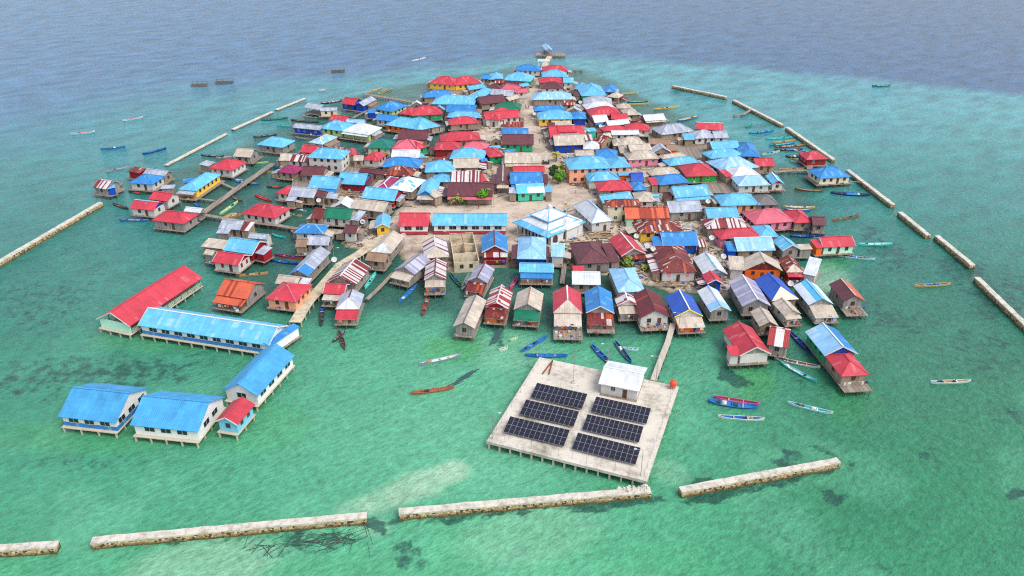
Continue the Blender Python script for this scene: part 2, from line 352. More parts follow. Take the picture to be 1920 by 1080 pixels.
# (x0,y0, x1,y1 = near eave in photo pixels, top = ridge pixel row, roof form, roof colour, wall colour, label, options); label None = wing of the house above
HOUSES = [
# ---- far end, right of the street
(1017,134,1065,134,122,'h','R','w',"red hipped house nearest the far jetty, right of the street",{}),
(1016,144,1063,144,131,'h','L','w',"light blue hipped house between two red hipped roofs near the far jetty",{}),
(1010,155,1057,155,144,'h','R','t',"red hipped house just behind the small maroon roof near the far jetty",{}),
(1056,155,1076,155,145,'g','L','w',"small light blue roofed annex with white wall near the far jetty",{'n':'annex'}),
(1015,166,1057,166,153,'h','M','w',"maroon hipped white house at the far end of the street",{}),
(999,187,1075,186,171,'h','P','t',"wide pale blue hipped house with blank tan wall beside the far street",{}),
(1001,208,1060,207,197,'h','B','t',"darker blue hipped roof tucked behind a wide light blue street roof",{}),
(1009,224,1075,223,206,'h','L','y',"wide light blue hipped yellow house behind the two tier red street roof",{}),
(1073,223,1100,223,207,'h','B','b',"small blue pyramid roofed house beside the wide light blue yellow walled house",{}),
(1055,197,1079,197,188,'g','U','t',"small rust streaked roof right of the wide pale blue far street house",{}),
(1061,210,1091,211,198,'f','T','t',"small tan gabled house between rust streaked roof and small blue pyramid",{}),
(1077,167,1100,168,155,'h','L','g',"pair of bright light blue hipped roofs beside a dark blue pyramid, far right shore",{}),
(1090,180,1138,179,155,'h','L','g',None,{}),
(1131,172,1155,173,158,'h','B','t',"dark blue pyramid roofed house at the far right shore edge",{}),
(1094,195,1148,196,179,'h','S','w',"grey zinc hipped house behind the white roof, far right shore",{}),
(1100,206,1155,203,190,'h','W','t',"white hipped roof house directly behind a large red hipped roof",{}),
(1107,218,1167,216,199,'h','R','t',"large red hipped house in front of the white hipped roof, far right",{}),
(1146,223,1178,223,213,'g','R','t',None,{}),
(1138,181,1160,184,173,'h','T','t',"small tan roof at the waterside right of the grey zinc hip",{}),
(1157,203,1184,203,193,'h','T','t',"small tan hipped shore house right of the white hipped roof",{}),
(1171,216,1199,215,202,'h','T','t',"tan and grey hipped shore house behind the white workshop on stilts",{'tri':'S'}),
(1115,230,1142,228,215,'g','W','t',"small white roofed house with blue edge below the large red hip",{'porch':('B',1.2)}),
(1140,236,1182,232,223,'g','W','t',"white roofed house directly behind the low red hipped roof",{}),
(1131,246,1175,243,235,'h','R','t',"low red hipped house between two long white roofs",{}),
(1172,244,1219,245,230,'h','R','w',"red hipped white house left of the open grey plank deck, right shore",{}),
(1147,253,1199,252,244,'g','W','w',"long narrow white roofed house in front of two red hipped roofs",{}),
(1134,260,1148,259,249,'g','T','t',"tiny tan roofed hut left of the long narrow white roof",{'n':'hut'}),
(1165,272,1210,269,256,'h','T','t',"pale tan hipped house with wide plain roof behind the pink walled house",{}),
(1150,273,1168,273,259,'h','T','t',None,{}),
(1163,287,1184,287,272,'h','T','t',"small square tan hipped roof left of the pink walled house",{}),
(1178,300,1237,297,281,'h','T','k',"pink walled house with double tiered tan roof",{}),
(1182,284,1223,281,269,'g','T','t',None,{'e':5.4}),
(1224,287,1260,286,268,'f','S','t',"silver gabled house with pale front gable right of the pink walled house",{}),
(1216,270,1258,272,259,'g','H','t',"old brown patched roof house over the plank decks, right shore",{}),
(1253,283,1270,282,270,'g','H','o',"brown roofed hut with orange wall by the plank decks",{'n':'hut'}),
(1242,298,1288,292,286,'h','T','b',"tan roofed house with dark blue wall beside the pink walled house",{}),
(1210,227,1249,224,213,'g','W','t',"white roofed workshop on stilts at the right shore above the yellow blue boat",{'porch':('T',1.0)}),
(1240,253,1303,246,231,'h','S','t',"large flat grey hipped house on stilts, right shore by the yellow boat",{}),
(1303,260,1346,258,243,'h','S','w',"grey hipped white walled house with three small windows, right shore",{}),
(1283,262,1303,262,250,'s','L','t',None,{}),
(1306,242,1357,244,229,'g','R','t',"red gabled house with white side roofs at the right shore edge",{'cap':'W'}),
(1340,259,1367,258,245,'g','S','w',"small grey roofed annex right of the grey hipped white house",{'n':'annex'}),
(1336,280,1388,277,263,'g','L','t',"huge bright light blue two tier roof at the right shore",{}),
(1333,298,1396,290,277,'h','L','t',None,{}),
(1388,293,1427,294,266,'h','B','t',"deep blue hipped house right of the huge light blue two tier roof",{}),
(1357,323,1424,313,292,'h','P','s',"pale blue hipped house between deep blue and white hipped roofs, right shore",{}),
(1375,333,1427,329,311,'h','W','w',"bright white hipped house with red side roof, right shore",{}),
(1362,332,1375,330,317,'s','R','t',None,{}),
(1385,349,1445,347,328,'h','P','w',"pale blue hipped white house on tall stilts in front of bright white roof",{'cap':'W'}),
(1447,345,1471,345,323,'f','L','w',"light blue gabled white house with red gable triangle over the water",{'gab':'R','cap':'W'}),
(1418,312,1454,311,296,'g','R','t',"small red roofed wooden house jutting over the water, right side",{}),
(1513,300,1553,298,283,'h','R','r',"lone red hipped house beside the right breakwater",{'cap':'K'}),
(1537,335,1597,331,312,'h','B','c',"blue hipped cream house standing alone against the right breakwater",{}),
(1255,311,1314,305,293,'h','L','t',"light blue hipped house directly behind the red roofed bright green house",{}),
(1286,331,1346,329,305,'h','R','G',"red hipped house with bright green wall",{}),
(1220,329,1275,325,313,'h','T','t',"worn tan hipped roof left of the red roofed bright green house",{}),
(1236,347,1294,342,326,'h','B','t',"blue hipped plank house with red side roof near the bright green house",{}),
(1222,347,1237,346,332,'s','R','t',None,{}),
(1266,371,1333,366,346,'g','L','w',"light blue gabled house with blue and white striped wall",{'porch':('L',1.5)}),
(1256,399,1318,396,375,'g','S','s',"long grey zinc gabled barn of weathered planks, right of the rusty orange roof",{'n':'barn'}),
(1309,397,1322,396,378,'s','T','t',None,{}),
(1352,386,1427,384,362,'h','L','p',"wide light blue hipped peach house near the right shore",{}),
(1418,385,1462,384,364,'h','D','s',"dark grey hipped plank house over the water right of the peach house",{'cap':'D'}),
(1327,409,1387,407,388,'g','L','w',"light blue gabled house with dark blue gable end behind a rust striped hip",{}),
(1326,429,1406,426,408,'h','X','t',"grey hipped house with rust striped sheets behind the low red hip",{}),
(1415,421,1490,415,391,'h','K','k',"big rose red hipped house with bright pink walls",{'cap':'K'}),
(1489,418,1526,417,393,'h','R','t',"bright red hipped house attached right of the pink walled house",{}),
(1524,422,1550,423,406,'g','M','s',"maroon roofed plank shack at the water right of the bright red hip",{'n':'shack'}),
(1350,449,1428,444,427,'h','R','k',"wide red hipped house with pink base in the right alley",{}),
(1424,445,1461,444,422,'h','L','k',"light blue hipped house tucked between red hip and pink walled house",{}),
(1383,471,1454,469,444,'g','P','t',"pale blue long gabled house with white ridge, right side",{'cap':'W'}),
(1365,471,1383,471,452,'s','B','b',None,{}),
(1467,470,1502,467,441,'f','L','s',"light blue gabled plank house left of the mint house",{'cap':'P'}),
(1500,468,1524,467,457,'s','T','s',None,{}),
(1544,464,1605,461,442,'g','R','m',"red gabled mint walled house standing over the right water",{}),
(1531,465,1545,464,448,'s','R','o',None,{}),
# ---- right of the main street, middle
(1032,259,1098,257,235,'g','R','t',"red two tier roofed house beside the sandy main street",{}),
(1046,248,1083,247,235,'g','R','r',None,{'e':5.3}),
(1026,241,1041,241,230,'g','M','w',"small maroon roofed stall at the street behind the two tier red roof",{'n':'stall'}),
(1038,235,1072,234,226,'s','T','t',"narrow tan roof strip between wide light blue and red two tier roofs",{'n':'shed'}),
(1040,273,1098,271,252,'g','T','b',"tan and grey roofed stilt house with blue wall above the palms",{}),
(1051,263,1089,262,251,'g','S','t',None,{'e':4.7}),
(1093,279,1124,280,264,'h','W','t',"white pyramid roofed house right of the blue walled tan roof",{}),
(1079,292,1115,291,281,'g','T','t',"plain tan gabled house behind the big light blue peach building",{}),
(1115,294,1157,296,278,'h','B','t',"mid blue hipped house directly behind the two storey peach building",{}),
(1102,247,1119,246,239,'s','L','q',"tiny teal kiosk with light blue roof in the sandy yard",{'n':'kiosk'}),
(1098,263,1112,262,251,'g','X','t',"small blue and white striped shed roof by the sandy yard",{'n':'shed'}),
(1112,268,1128,272,252,'g','U','t',"small rusty shed sloping beside the striped shed",{'n':'shed'}),
(1066,318,1147,315,292,'h','L','p',"large two storey peach building with light blue hipped roofs by the palms",{'2':1}),
(1146,315,1184,313,293,'h','L','p',None,{'2':1}),
(1103,340,1164,337,320,'h','L','w',"light blue hipped house in front of the two storey peach building",{'cap':'B'}),
(1160,329,1183,329,323,'s','L','o',"small light blue awning roof over an orange wall",{'n':'shed'}),
(1184,341,1208,341,324,'g','N','t',"royal blue plain roof house above the small blue pyramid",{}),
(1187,357,1214,356,340,'h','B','b',"small blue pyramid roofed house right of the long red hip",{}),
(1122,358,1188,356,338,'h','R','t',"long red hipped house between two light blue roofs near the plaza",{'cap':'R'}),
(1130,381,1188,373,359,'g','L','t',"light blue roof tilted above the cream house with rusty roof",{}),
(1138,388,1204,386,373,'h','U','c',"two storey cream house with rusty maroon hipped roof",{'2':1}),
(1191,378,1228,378,359,'h','T','w',"small tan hipped house with pointed front right of the cream house",{}),
(1223,368,1237,368,363,'s','L','w',"tiny white toilet block with light blue roof in the alley",{'n':'toilet_block'}),
(1173,410,1256,409,388,'g','O','m',"rusty orange and maroon gabled roof right of the white hall",{'n':'house'}),
(1200,438,1280,432,411,'h','U','y',"large maroon rusted hipped roof over yellow walls behind the bright blue gable",{}),
(1244,462,1311,460,434,'g','B','b',"bright blue gabled house with blue walls near the middle of the right half",{}),
(1226,464,1244,464,443,'s','B','b',None,{}),
(1311,463,1326,463,449,'s','X','t',None,{}),
(1240,511,1307,510,461,'h','U','w',"patched maroon roofed white house with pink shutters",{'shut':'k',}),
# ---- mosque and halls at the plaza
(1109,419,1149,413,374,'h','W','w',"white hipped hall beside the mosque",{'n':'hall','c':'hall','cap':'P','e':4.2,'s':.85}),
(810,423,951,423,400,'g','L','w2',"long light blue roofed white hall with red base on the plaza",{'n':'school_hall','c':'school','base':'R2','big':1}),
(746,424,804,424,399,'g','R','w2',"red roofed white hall with red base on the plaza",{'n':'school_hall','c':'school','base':'R2','big':1}),
# ---- between street and left cluster, far
(966,132,1013,133,121,'h','B','w',"dark blue hipped white house left of the jetty gate",{}),
(943,150,995,153,135,'h','L','g',"large bright light blue hipped house at the far left of the street",{'cap':'P'}),
(916,149,943,149,135,'h','L','t',"light blue house joined left of the large bright hipped one, far shore",{}),
(904,148,918,148,139,'g','B','t',"small dark blue roofed hut on the far left shore",{'n':'hut'}),
(927,156,946,156,148,'g','U','t',"half stripped rusty roof behind the pink gabled house",{}),
(945,159,977,160,153,'g','M','t',"narrow maroon roof between light blue hip and pink gabled house",{}),
(977,163,994,160,155,'g','L','t',"small light blue roofed stall on the street beside the pink gable",{'n':'stall'}),
(938,169,966,175,156,'g','K','t',"salmon pink gabled house beside the far street",{}),
(966,174,990,173,166,'g','K','w',None,{}),
(909,168,940,169,157,'h','M','t',"maroon hipped house left of the salmon pink gable",{}),
(880,169,911,164,157,'g','L','t',"light blue gabled house beside the long yellow house",{}),
(876,182,901,185,164,'h','L','w',"square light blue hipped house in front of the light blue gable, far shore",{}),
(918,177,960,181,167,'g','S','t',"silver gabled house below the salmon pink gable",{'cap':'W'}),
(902,196,950,191,177,'g','M','t',"big dark maroon gabled house below the silver gable",{}),
(955,189,975,183,177,'g','T','t',"tan roofed lean house on the street beside the silver gable",{}),
(927,205,976,206,191,'h','G','t',"green hipped house beside the street",{}),
(910,224,976,220,206,'g','R','w',"long red roofed white house in front of the green hip",{}),
(903,222,936,226,201,'h','R','w',None,{}),
(940,238,982,238,228,'s','U','t',"rust striped low roof between long red house and blue gable",{'n':'shed'}),
(941,251,991,251,240,'g','B','t',"bright blue gabled house left of the street behind the wide maroon gable",{'cap':'P'}),
(941,271,1001,271,252,'g','M','g',"wide maroon gabled house with green front left of the street",{}),
(919,265,941,265,254,'f','T','t',"small tan gabled house left of the wide maroon gable",{}),
(919,279,940,277,272,'s','L','g',"light blue awning roof below the small tan gable",{'n':'shed'}),
(917,295,946,292,276,'h','R','g',"small red pyramid roofed green house by the alley",{}),
(946,286,967,284,279,'s','B','t',"small blue roof strip right of the small red pyramid",{'n':'shed'}),
(946,306,1014,306,286,'g','T','y',"long tan two tier roofed house with yellow wall beside the street",{'cap':'T','porch':('T',1.6)}),
(962,323,1022,322,311,'g','R','t',"red gabled house behind the two tier royal blue roof",{}),
(957,345,1018,344,322,'g','B','t',"two tier royal blue gabled house by the plaza",{'porch':('B',1.8)}),
(1018,343,1028,343,326,'s','M','t',None,{}),
(969,363,1022,361,344,'g','Q','q',"light blue and white roofed turquoise house facing the plaza",{}),
(1022,360,1036,360,349,'s','L','t',None,{}),
(954,362,969,362,351,'s','S','t',None,{}),
(930,346,955,346,309,'f','M','t',"narrow maroon gabled house with white striped roof side facing the plaza",{'porch':('T',1.6),'cap':'T'}),
# ---- far left shore
(803,156,854,160,142,'h','R','y',"long yellow house with red hipped roofs on the far left shore",{}),
(853,160,903,156,142,'h','R','y',None,{}),
(794,183,850,180,169,'h','B','t',"dark blue hipped house in front of the long yellow house",{}),
(809,195,889,197,178,'h','L','t',"wide bright light blue hipped house in front of a dark blue hip, far left",{'cap':'P'}),
(836,210,892,211,196,'g','B','t',"plain dark blue gabled house behind a light blue hip, far left",{}),
(812,204,833,206,197,'f','L','t',"tiny light blue gable left of the plain dark blue gable",{'n':'hut'}),
(838,220,898,221,208,'h','L','b',"light blue hipped house directly behind the rosy red hip on poles",{}),
(843,234,897,231,218,'h','R','t',"rosy red hipped tan walled house raised on poles",{}),
(746,213,772,216,201,'h','R','g',"wide red hipped house with green walls, left far cluster",{}),
(770,217,830,214,198,'h','R','g',None,{}),
(772,196,790,196,188,'f','W','t',"small white gabled hut behind the red hipped green house",{'n':'hut'}),
(700,204,735,210,189,'h','B','l',"blue hipped lime walled house near the far left pier",{}),
(703,224,740,228,213,'g','B','w',"flat blue roofed house in front of the lime walled blue hip",{}),
(721,234,790,244,219,'h','L','o',"light blue hipped house with orange wall left of its twin peak",{}),
(782,245,826,236,219,'h','L','t',"light blue pyramid roof right of the orange walled house",{}),
(639,194,664,197,182,'g','R','b',"red roofed dark blue walled house over water, far left",{}),
(664,197,682,199,180,'f','S','b',"grey gabled house with blue front joined to the blue walled red roof",{}),
(689,212,703,212,204,'s','B','b',"small dark blue shed beside the lime walled blue hip",{'n':'shed'}),
(570,201,599,206,192,'g','S','s',"open grey zinc roofed boathouse at the far left water edge",{'n':'boathouse','open':1}),
(600,208,632,207,201,'g','S','c',"cream concrete house with pale roof beside the big white boat",{}),
(617,225,648,228,215,'g','R','t',"small red gabled house behind the lime green light blue house",{}),
(648,229,682,231,223,'g','P','w',"narrow pale blue roof behind the white roofed lime house",{}),
(597,240,642,246,225,'h','L','l',"lime walled house under a light blue hipped roof, left",{}),
(641,246,692,253,230,'h','W','l',"lime walled house under a bright white roof with veranda",{'porch':('W',1.2)}),
(548,239,600,244,231,'g','S','b',"long grey roofed house with dark blue wall over the left water",{}),
(546,238,562,239,232,'s','V','t',None,{}),
(580,267,604,271,252,'h','P','w',"pale silver blue hipped house in front of the lime walled house",{'cap':'W'}),
(481,271,530,277,256,'h','L','s',"light blue hipped grey plank house alone over the left water",{}),
(562,285,590,287,271,'g','R','w',"red roofed white house left of the two storey white house",{}),
(575,295,641,299,277,'h','L','w',"two storey white house with light blue hipped roof, left",{'2':1}),
(621,277,656,285,273,'s','U','t',"rust striped low roof behind the two storey white house",{'n':'shed'}),
(653,294,669,293,277,'f','R','t',"narrow red gable right of the rust striped low roof",{}),
(687,277,732,279,260,'h','G','L2',"green hipped house with bright lime shutters",{'shut':'l2','cap':'B'}),
(733,278,782,281,260,'h','K','g',"rose pink hipped house with green base",{'cap':'M'}),
(780,281,803,275,262,'h','R','g',None,{}),
(733,296,787,296,281,'g','W','t',"greyish white flat roof in front of the rose pink hip",{}),
(787,296,798,294,287,'s','L','t',None,{}),
(745,261,801,262,243,'g','M','t',"wide maroon gabled house between light blue pyramids and rose pink hip",{}),
(679,299,710,302,284,'h','R','w',"small salmon red hipped white house left of the dark blue hip",{}),
(662,301,681,301,292,'g','T','t',"low tan roofed shed left of the small salmon red hip",{'n':'shed'}),
(715,313,786,315,294,'h','B','t',"dark blue hipped house above rusty maroon porch roof",{}),
(719,328,771,331,311,'h','U','t',"rusty maroon hipped roof in front of the dark blue hip",{}),
(672,322,720,328,314,'g','M','t',"low maroon roof with white ridge left of the rusty maroon hip",{}),
(726,354,772,360,331,'h','Y','t',"white roof with blue patches beside the sandy alley",{}),
(705,352,727,354,331,'h','V','t',"plum magenta roof left of the white patchy roof",{'cap':'W'}),
(826,265,902,262,246,'h','R','t',"large crimson hipped roof at the head of a red cluster",{}),
(813,281,862,281,264,'h','R','r',"crimson walled house with long red roof below the large crimson hip",{}),
(866,278,911,281,265,'h','K','t',"pinkish red hipped roof right of the crimson walled house",{}),
(842,298,907,300,277,'h','L','t',"light blue hipped house between red cluster and tan flat gable",{}),
(850,315,899,314,296,'g','T','t',"tan gabled house above the maroon white striped roof",{}),
(902,303,915,302,296,'s','B','r',"tiny blue roof beside the tan gabled house",{'n':'shed'}),
(815,302,841,300,293,'s','U','t',"small red striped rusty awning above the light blue plaza hip",{'n':'shed'}),
(796,323,854,322,300,'h','L','t',"light blue hipped house left of the tan gabled house, near the plaza",{}),
(781,366,815,367,333,'f','L','s',"light blue gabled stilt house on the plaza edge with dark lower storey",{'gab':'B','porch':('T',1.8)}),
(810,341,845,341,326,'h','L','t',None,{}),
(815,371,831,366,354,'s','T','t',None,{}),
(846,341,901,341,320,'g','X','t',"maroon roof with white stripes behind the wide maroon plaza house",{}),
(901,341,914,339,326,'s','R','t',None,{}),
(838,367,924,368,342,'g','M','t',"wide maroon gabled house behind the palm on the plaza",{'porch':('K',1.5)}),
# ---- left cluster over water
(437,293,470,295,278,'g','T','s',"small pale thatch roofed hut on poles over the left water",{'n':'hut'}),
(391,315,435,320,297,'h','R','w',"red hipped white house at the far end of the left pier",{}),
(373,308,391,312,300,'s','S','t',None,{}),
(519,322,554,326,309,'h','V','t',"magenta pyramid roofed plank house by the left pier end",{}),
(523,301,541,301,288,'g','T','t',"small tan shed left of the white house with striped roof",{'n':'shed'}),
(535,301,576,304,288,'g','X','w',"white house with maroon and white striped roof left of two storey house",{}),
(562,329,605,331,311,'g','M','s',"dark maroon gabled plank house joined right of the magenta pyramid",{}),
(577,351,631,355,329,'g','L','s',"blue and light blue roofed house left of the red walled house",{'porch':('B',1.5)}),
(631,344,683,347,323,'g','L','r',"light blue gabled dark red walled house, first of two in the left cluster",{'gab':'B'}),
(677,371,739,377,350,'g','L','r',"light blue gabled red walled house beside the sandy alley",{'gab':'r'}),
(657,390,720,398,372,'g','T','s',"large tan roofed house in front of the light blue red walled gable",{}),
(624,389,657,391,368,'f','W','s',"white and light blue striped gable left of the large tan roof",{}),
(611,371,631,373,361,'g','S','t',"small grey tan shed beside the open roof frame",{'n':'shed'}),
(540,367,588,371,350,'g','S','t',"grey zinc gabled stilt house with red annex over the left water",{}),
(517,362,538,365,348,'h','R','w',None,{}),
(535,376,552,377,368,'s','S','t',None,{}),
(591,369,606,371,357,'g','M','t',"small maroon roof right of the grey zinc stilt house",{'n':'shed'}),
(452,400,516,410,381,'h','R','w',"red hipped white house beside the sand heap, left water",{}),
(409,428,450,431,411,'g','S','s',"grey zinc gabled plank house beside the branch walkway, left",{}),
(450,432,466,433,415,'s','X','t',None,{}),
(405,437,428,438,429,'s','S','s',None,{}),
(464,446,501,449,437,'g','S','w',"small grey roofed white gable house behind the light blue and red house",{}),
(551,437,606,439,420,'h','B','w',"bright blue hipped white house at the walkway end, left cluster",{'cap':'P'}),
(573,459,616,460,442,'g','S','s',"grey zinc gabled plank house in front of the bright blue hip",{}),
(553,463,574,463,448,'g','H','t',"brown thatch hut in front of the bright blue hip",{'n':'hut'}),
(602,408,656,412,388,'g','G','w',"green gabled house with white and turquoise wall",{}),
(582,409,603,411,390,'g','U','t',None,{}),
(657,412,672,414,394,'s','S','t',None,{}),
(642,436,667,438,421,'g','M','w',"small maroon gabled white house near the yellow gable",{}),
(703,427,731,426,399,'f','L','y',"small light blue gabled pale yellow house beside the red roofed hall",{'cap':'P'}),
(241,343,286,346,326,'h','B','w',"blue hipped white house on stilts at the left edge of the village",{}),
(267,327,308,332,316,'g','S','t',"grey zinc roof behind the blue hip at the left edge",{}),
(239,321,262,325,312,'s','U','r',None,{}),
(173,351,201,355,336,'g','X','s',"leftmost shack of patched zinc with light blue end",{'n':'shack'}),
(202,354,217,351,339,'s','L','b',None,{}),
(334,355,368,358,323,'h','L','y',"light blue roofed yellow walled stilt house near the left pier",{'porch':('S',1.8)}),
(343,343,366,340,333,'s','B','t',None,{}),
(301,354,326,353,346,'s','S','s',"low grey tin roof over fish pens right of the blue hip, left edge",{'n':'shed'}),
(278,373,314,378,358,'g','R','w',"red gabled white house with tall white gable, left edge",{}),
(242,390,288,395,374,'g','R','w',"red roofed white house with blue gable end, left edge",{'gab':'b','cap':'P'}),
(284,413,345,420,395,'h','R','s',"large red hipped grey plank house at the left edge, nearest the open water",{}),
(344,396,375,399,388,'g','W','t',"small white roofed shelter at the left pier corner",{'n':'shelter','open':1}),
(418,469,473,477,445,'g','L','r',"light blue gabled house with red gable and canvas side roof",{'gab':'r'}),
(376,462,418,467,446,'s','T','t',None,{}),
(478,474,494,478,460,'s','S','r',None,{}),
(381,476,398,479,468,'g','T','s',"tiny grey hut tucked under the canvas side roof, left water",{'n':'hut'}),
(397,491,447,498,471,'g','R','w',"red gabled white house with red window in front of light blue roof",{'shut':'r','gab':'r'}),
(405,552,463,561,523,'g','O','s',"rusty orange gabled grey plank house over water, left",{'porch':('O',2.4)}),
(497,560,555,567,531,'h','R','p',"red hipped peach house beside the concrete pier",{'cap':'K'}),
(515,531,556,536,515,'g','T','t',"low tan roof with white sheet behind the red peach house",{}),
(556,536,574,538,520,'s','W','t',None,{}),
(541,514,577,518,462,'f','S','s',"grey gabled house with bright blue front sheets over water",{'frontc':'B'}),
(612,529,667,535,484,'f','X','s',"rust and white striped gable beside the concrete pier",{'cap':'W'}),
(605,550,645,552,531,'g','R','t',"red and canvas roofed hut in front of the striped gable",{'n':'hut','porch':('T',2.0)}),
(629,579,674,579,541,'f','S','s',"silver gabled plank house with red front porch roof",{'tri':'W','porch':('R',3.2,'t'),'cap':'M'}),
(694,471,733,475,432,'f','T','s',"long tan gabled house beside the yellow gable, at the pier head",{'tri':'W'}),
(684,488,722,492,472,'g','H','t',"brown thatch hut in front of the long tan gable",{'n':'hut'}),
# ---- front row
(739,506,777,515,474,'f','Z','s',"blue grey zinc gable with tan porch, leftmost of the front row",{'porch':('T',2.6,'s'),'cap':'D'}),
(795,484,842,481,442,'f','X','t',"maroon and white striped gable behind the deck house, left of roofless shell",{'tri':'T'}),
(795,525,836,524,483,'f','X','s',"silver and maroon gable with broad plank deck over the water",{'porch':('T',2.4,'t'),'deck':3.5,'cap':'M'}),
(903,473,953,472,431,'f','B','M2',"bright blue gable with maroon sheet front, right of roofless shell",{'cap':'M','porch':('X',1.8,'r')}),
(876,527,914,531,493,'f','Z','s',"mauve zinc gable with rusty porch in front of roofless shell",{'porch':('U',3.5,'s'),'cap':'M'}),
(849,612,890,616,552,'f','T','s',"long sagging tan gable, nearest house to the pale grey canoe water",{'cap':'D'}),
(909,577,953,580,534,'f','X2','s',"red and white striped gable in the front row",{'gab':'r','porch':('U',3.0,'o')}),
(963,580,1014,583,537,'f','T','s',"cream tan gable with green porch roof in the front row",{'cap':'H','porch':('G',3.4,'t')}),
(969,485,1024,486,444,'h','P','b',"pale blue hipped house with blue wall beside the mosque",{'cap':'P'}),
(974,510,1038,511,493,'g','L','t',"light blue low roof stilt house with blue panels in front of pale blue hip",{'porch':('B',2.0,'t')}),
(1033,481,1058,482,455,'s','P','w',"small blue white shed roof between pale blue hip and maroon roofs",{'n':'shed'}),
(1083,495,1147,492,453,'h','M','s',"dark maroon hipped grey plank house in front of the log pile",{}),
(1146,492,1164,490,455,'s','M','t',None,{}),
(1073,533,1126,534,509,'g','W','t',"plain white gabled house behind the bright blue front gable",{}),
(1074,508,1096,508,498,'s','R','t',"small bright red roof strip below the dark maroon hip",{'n':'shed'}),
(1165,480,1211,475,435,'f','R','s',"crimson gabled house with white ridge beside the green bush",{'cap':'W','porch':('U',1.6)}),
(1159,548,1210,546,503,'h','P','w',"pale blue long hipped roof among the front row",{'cap':'P'}),
(1037,586,1092,587,535,'f','R','t',"crimson front row gable with white ridge and tan lower roof",{'tri':'T','cap':'W','porch':('T',4.2,'t'),'deck':8.2}),
(1099,586,1152,587,535,'f','B','s',"bright blue front row gable with rust striped porch",{'porch':('U',4.0,'s'),'deck':5.5,'cap':'B'}),
(1157,574,1197,573,548,'f','X2','s',"narrow rust striped gable between blue and maroon front gables",{'gab':'w','porch':('T',2.4,'s'),'cap':'W'}),
(1199,597,1257,595,540,'f','U2','w',"maroon rust gabled house with white plank front in the front row",{'cap':'M','deck':1.8}),
(1265,594,1318,592,543,'f','N','w',"royal blue gable with yellow trim in the front row",{'verge':'Y2','cap':'W','porch':('T',3.4,'o')}),
(1331,584,1371,582,535,'f','W','s',"white gable with light blue front end in the front row",{'frontc':'P','gab':'w','cap':'P'}),
(1319,515,1364,513,472,'f','W','s',"white gable with light blue ridge stripe behind a small red gable",{'cap':'L','gab':'P'}),
(1326,532,1356,531,507,'f','R','b',"small red gabled hut with blue front",{'n':'hut','cap':'R'}),
(1392,575,1446,574,515,'f','Z','s',"grey mauve gable with rust dashes and white ridge sheets",{'cap':'W'}),
(1395,507,1468,508,471,'f','T','o',"broad tan gable with rusty front and orange wall",{'gab':'U','cap':'T'}),
(1368,505,1397,507,479,'s','T','w',None,{}),
(1474,510,1508,510,478,'f','U','r',"rust spotted gable with tan front and red porch, right shore",{'tri':'T','porch':('R',1.6)}),
(1506,513,1530,518,481,'s','W','w',None,{}),
(1447,564,1498,560,511,'f','N','t',"royal blue gable with cream front hip, right front row",{'tri':'C'}),
(1469,591,1502,588,558,'f','T','w',"small tan gable with white front in front of the royal blue gable",{'gab':'w','porch':('T',1.2)}),
(1516,572,1563,570,524,'f','Q','s',"light blue and white gable with tan porch, right front row",{'porch':('T',4.2,'w'),'cap':'P'}),
(1581,565,1623,564,522,'f','M','s',"rightmost plank house with maroon and orange rust gable",{'cap':'T','deck':3.0,'right':'O'}),
(1424,612,1460,611,575,'f','T','t',"old tan gable sloping behind the crimson waterside gable",{}),
(1438,646,1478,653,612,'g','X2','s',"patchwork rusty low roof beside the crimson waterside gable",{}),
(1387,667,1446,663,602,'f','R','w',"crimson gabled white plank house standing over the front water",{'cap':'R','nw':1,'gab':'s'}),
(1368,667,1388,667,648,'s','R','w',None,{}),
(1546,667,1609,663,605,'f','P','g',"light blue gabled house with green side and red porch, front right corner",{'gab':'N','cap':'W','right':'B'}),
(1577,706,1631,703,665,'h','R','t',None,{'deck':2.4,'cap':'R'}),
# ---- school over the water, left front
(180,598,243,612,497,'f','R','m',"long open red roofed hall over the water, left front",{'n':'school_hall','c':'hall','open':1,'cap':'R'}),
(258,610,504,648,577,'g','L','w2',"very long light blue roofed school block over the water",{'n':'school_block','c':'school','base':'B','big':1,'cap':'W'}),
(506,650,562,612,606,'s','B','w2',None,{}),
(407,740,483,743,647,'f','A','w2',"blue roofed school block pointing at the viewer, plank gable",{'ax':(553,666),'n':'school_block','c':'school','big':1,'cap':'A'}),
(402,790,445,797,744,'f','R','L3',"small red roofed office of white and light blue, school corner",{'n':'school_office','c':'office','cap':'R'}),
(108,781,217,793,726,'g','A','w2',"leftmost blue roofed school block with dark blue base",{'n':'school_block','c':'school','base':'B','big':1,'cap':'A'}),
(243,797,371,810,742,'g','A','w2',"blue roofed white school block between its two blue neighbours",{'n':'school_block','c':'school','big':1,'cap':'A'}),
]
# ------------------------------------------------------------------ houses
PITCHES = {'g': .5, 'f': .56, 'h': .52, 's': .16}
def _win(me_name, w, h, pane_mat=None):
    b = MB(); t = .07
    for a, c in (((-w/2, -.05, 0), (w/2, .02, t)), ((-w/2, -.05, h-t), (w/2, .02, h)), ((-w/2, -.05, t), (-w/2+t, .02, h-t)), ((w/2-t, -.05, t), (w/2, .02, h-t)), ((-t/2, -.04, t), (t/2, .02, h-t))):
        b.box(a, c)
    return b
def win_meshes(w, h, fm):
    b = _win('x', w, h); f = b.mesh('window_frame', fm)
    p = MB(); p.box((-w/2+.05, -.03, .05), (w/2-.05, .01, h-.05)); pm = p.mesh('window_pane', PANE)
    both = _win('x', w, h); both.box((-w/2+.05, -.03, .05), (w/2-.05, .01, h-.05), 1)
    return f, pm, both.mesh('window', [fm, PANE])
WIN = {k: win_meshes(1.0, 1.15, fm) for k, fm in (('w', WHITE), ('b', FRAME))}
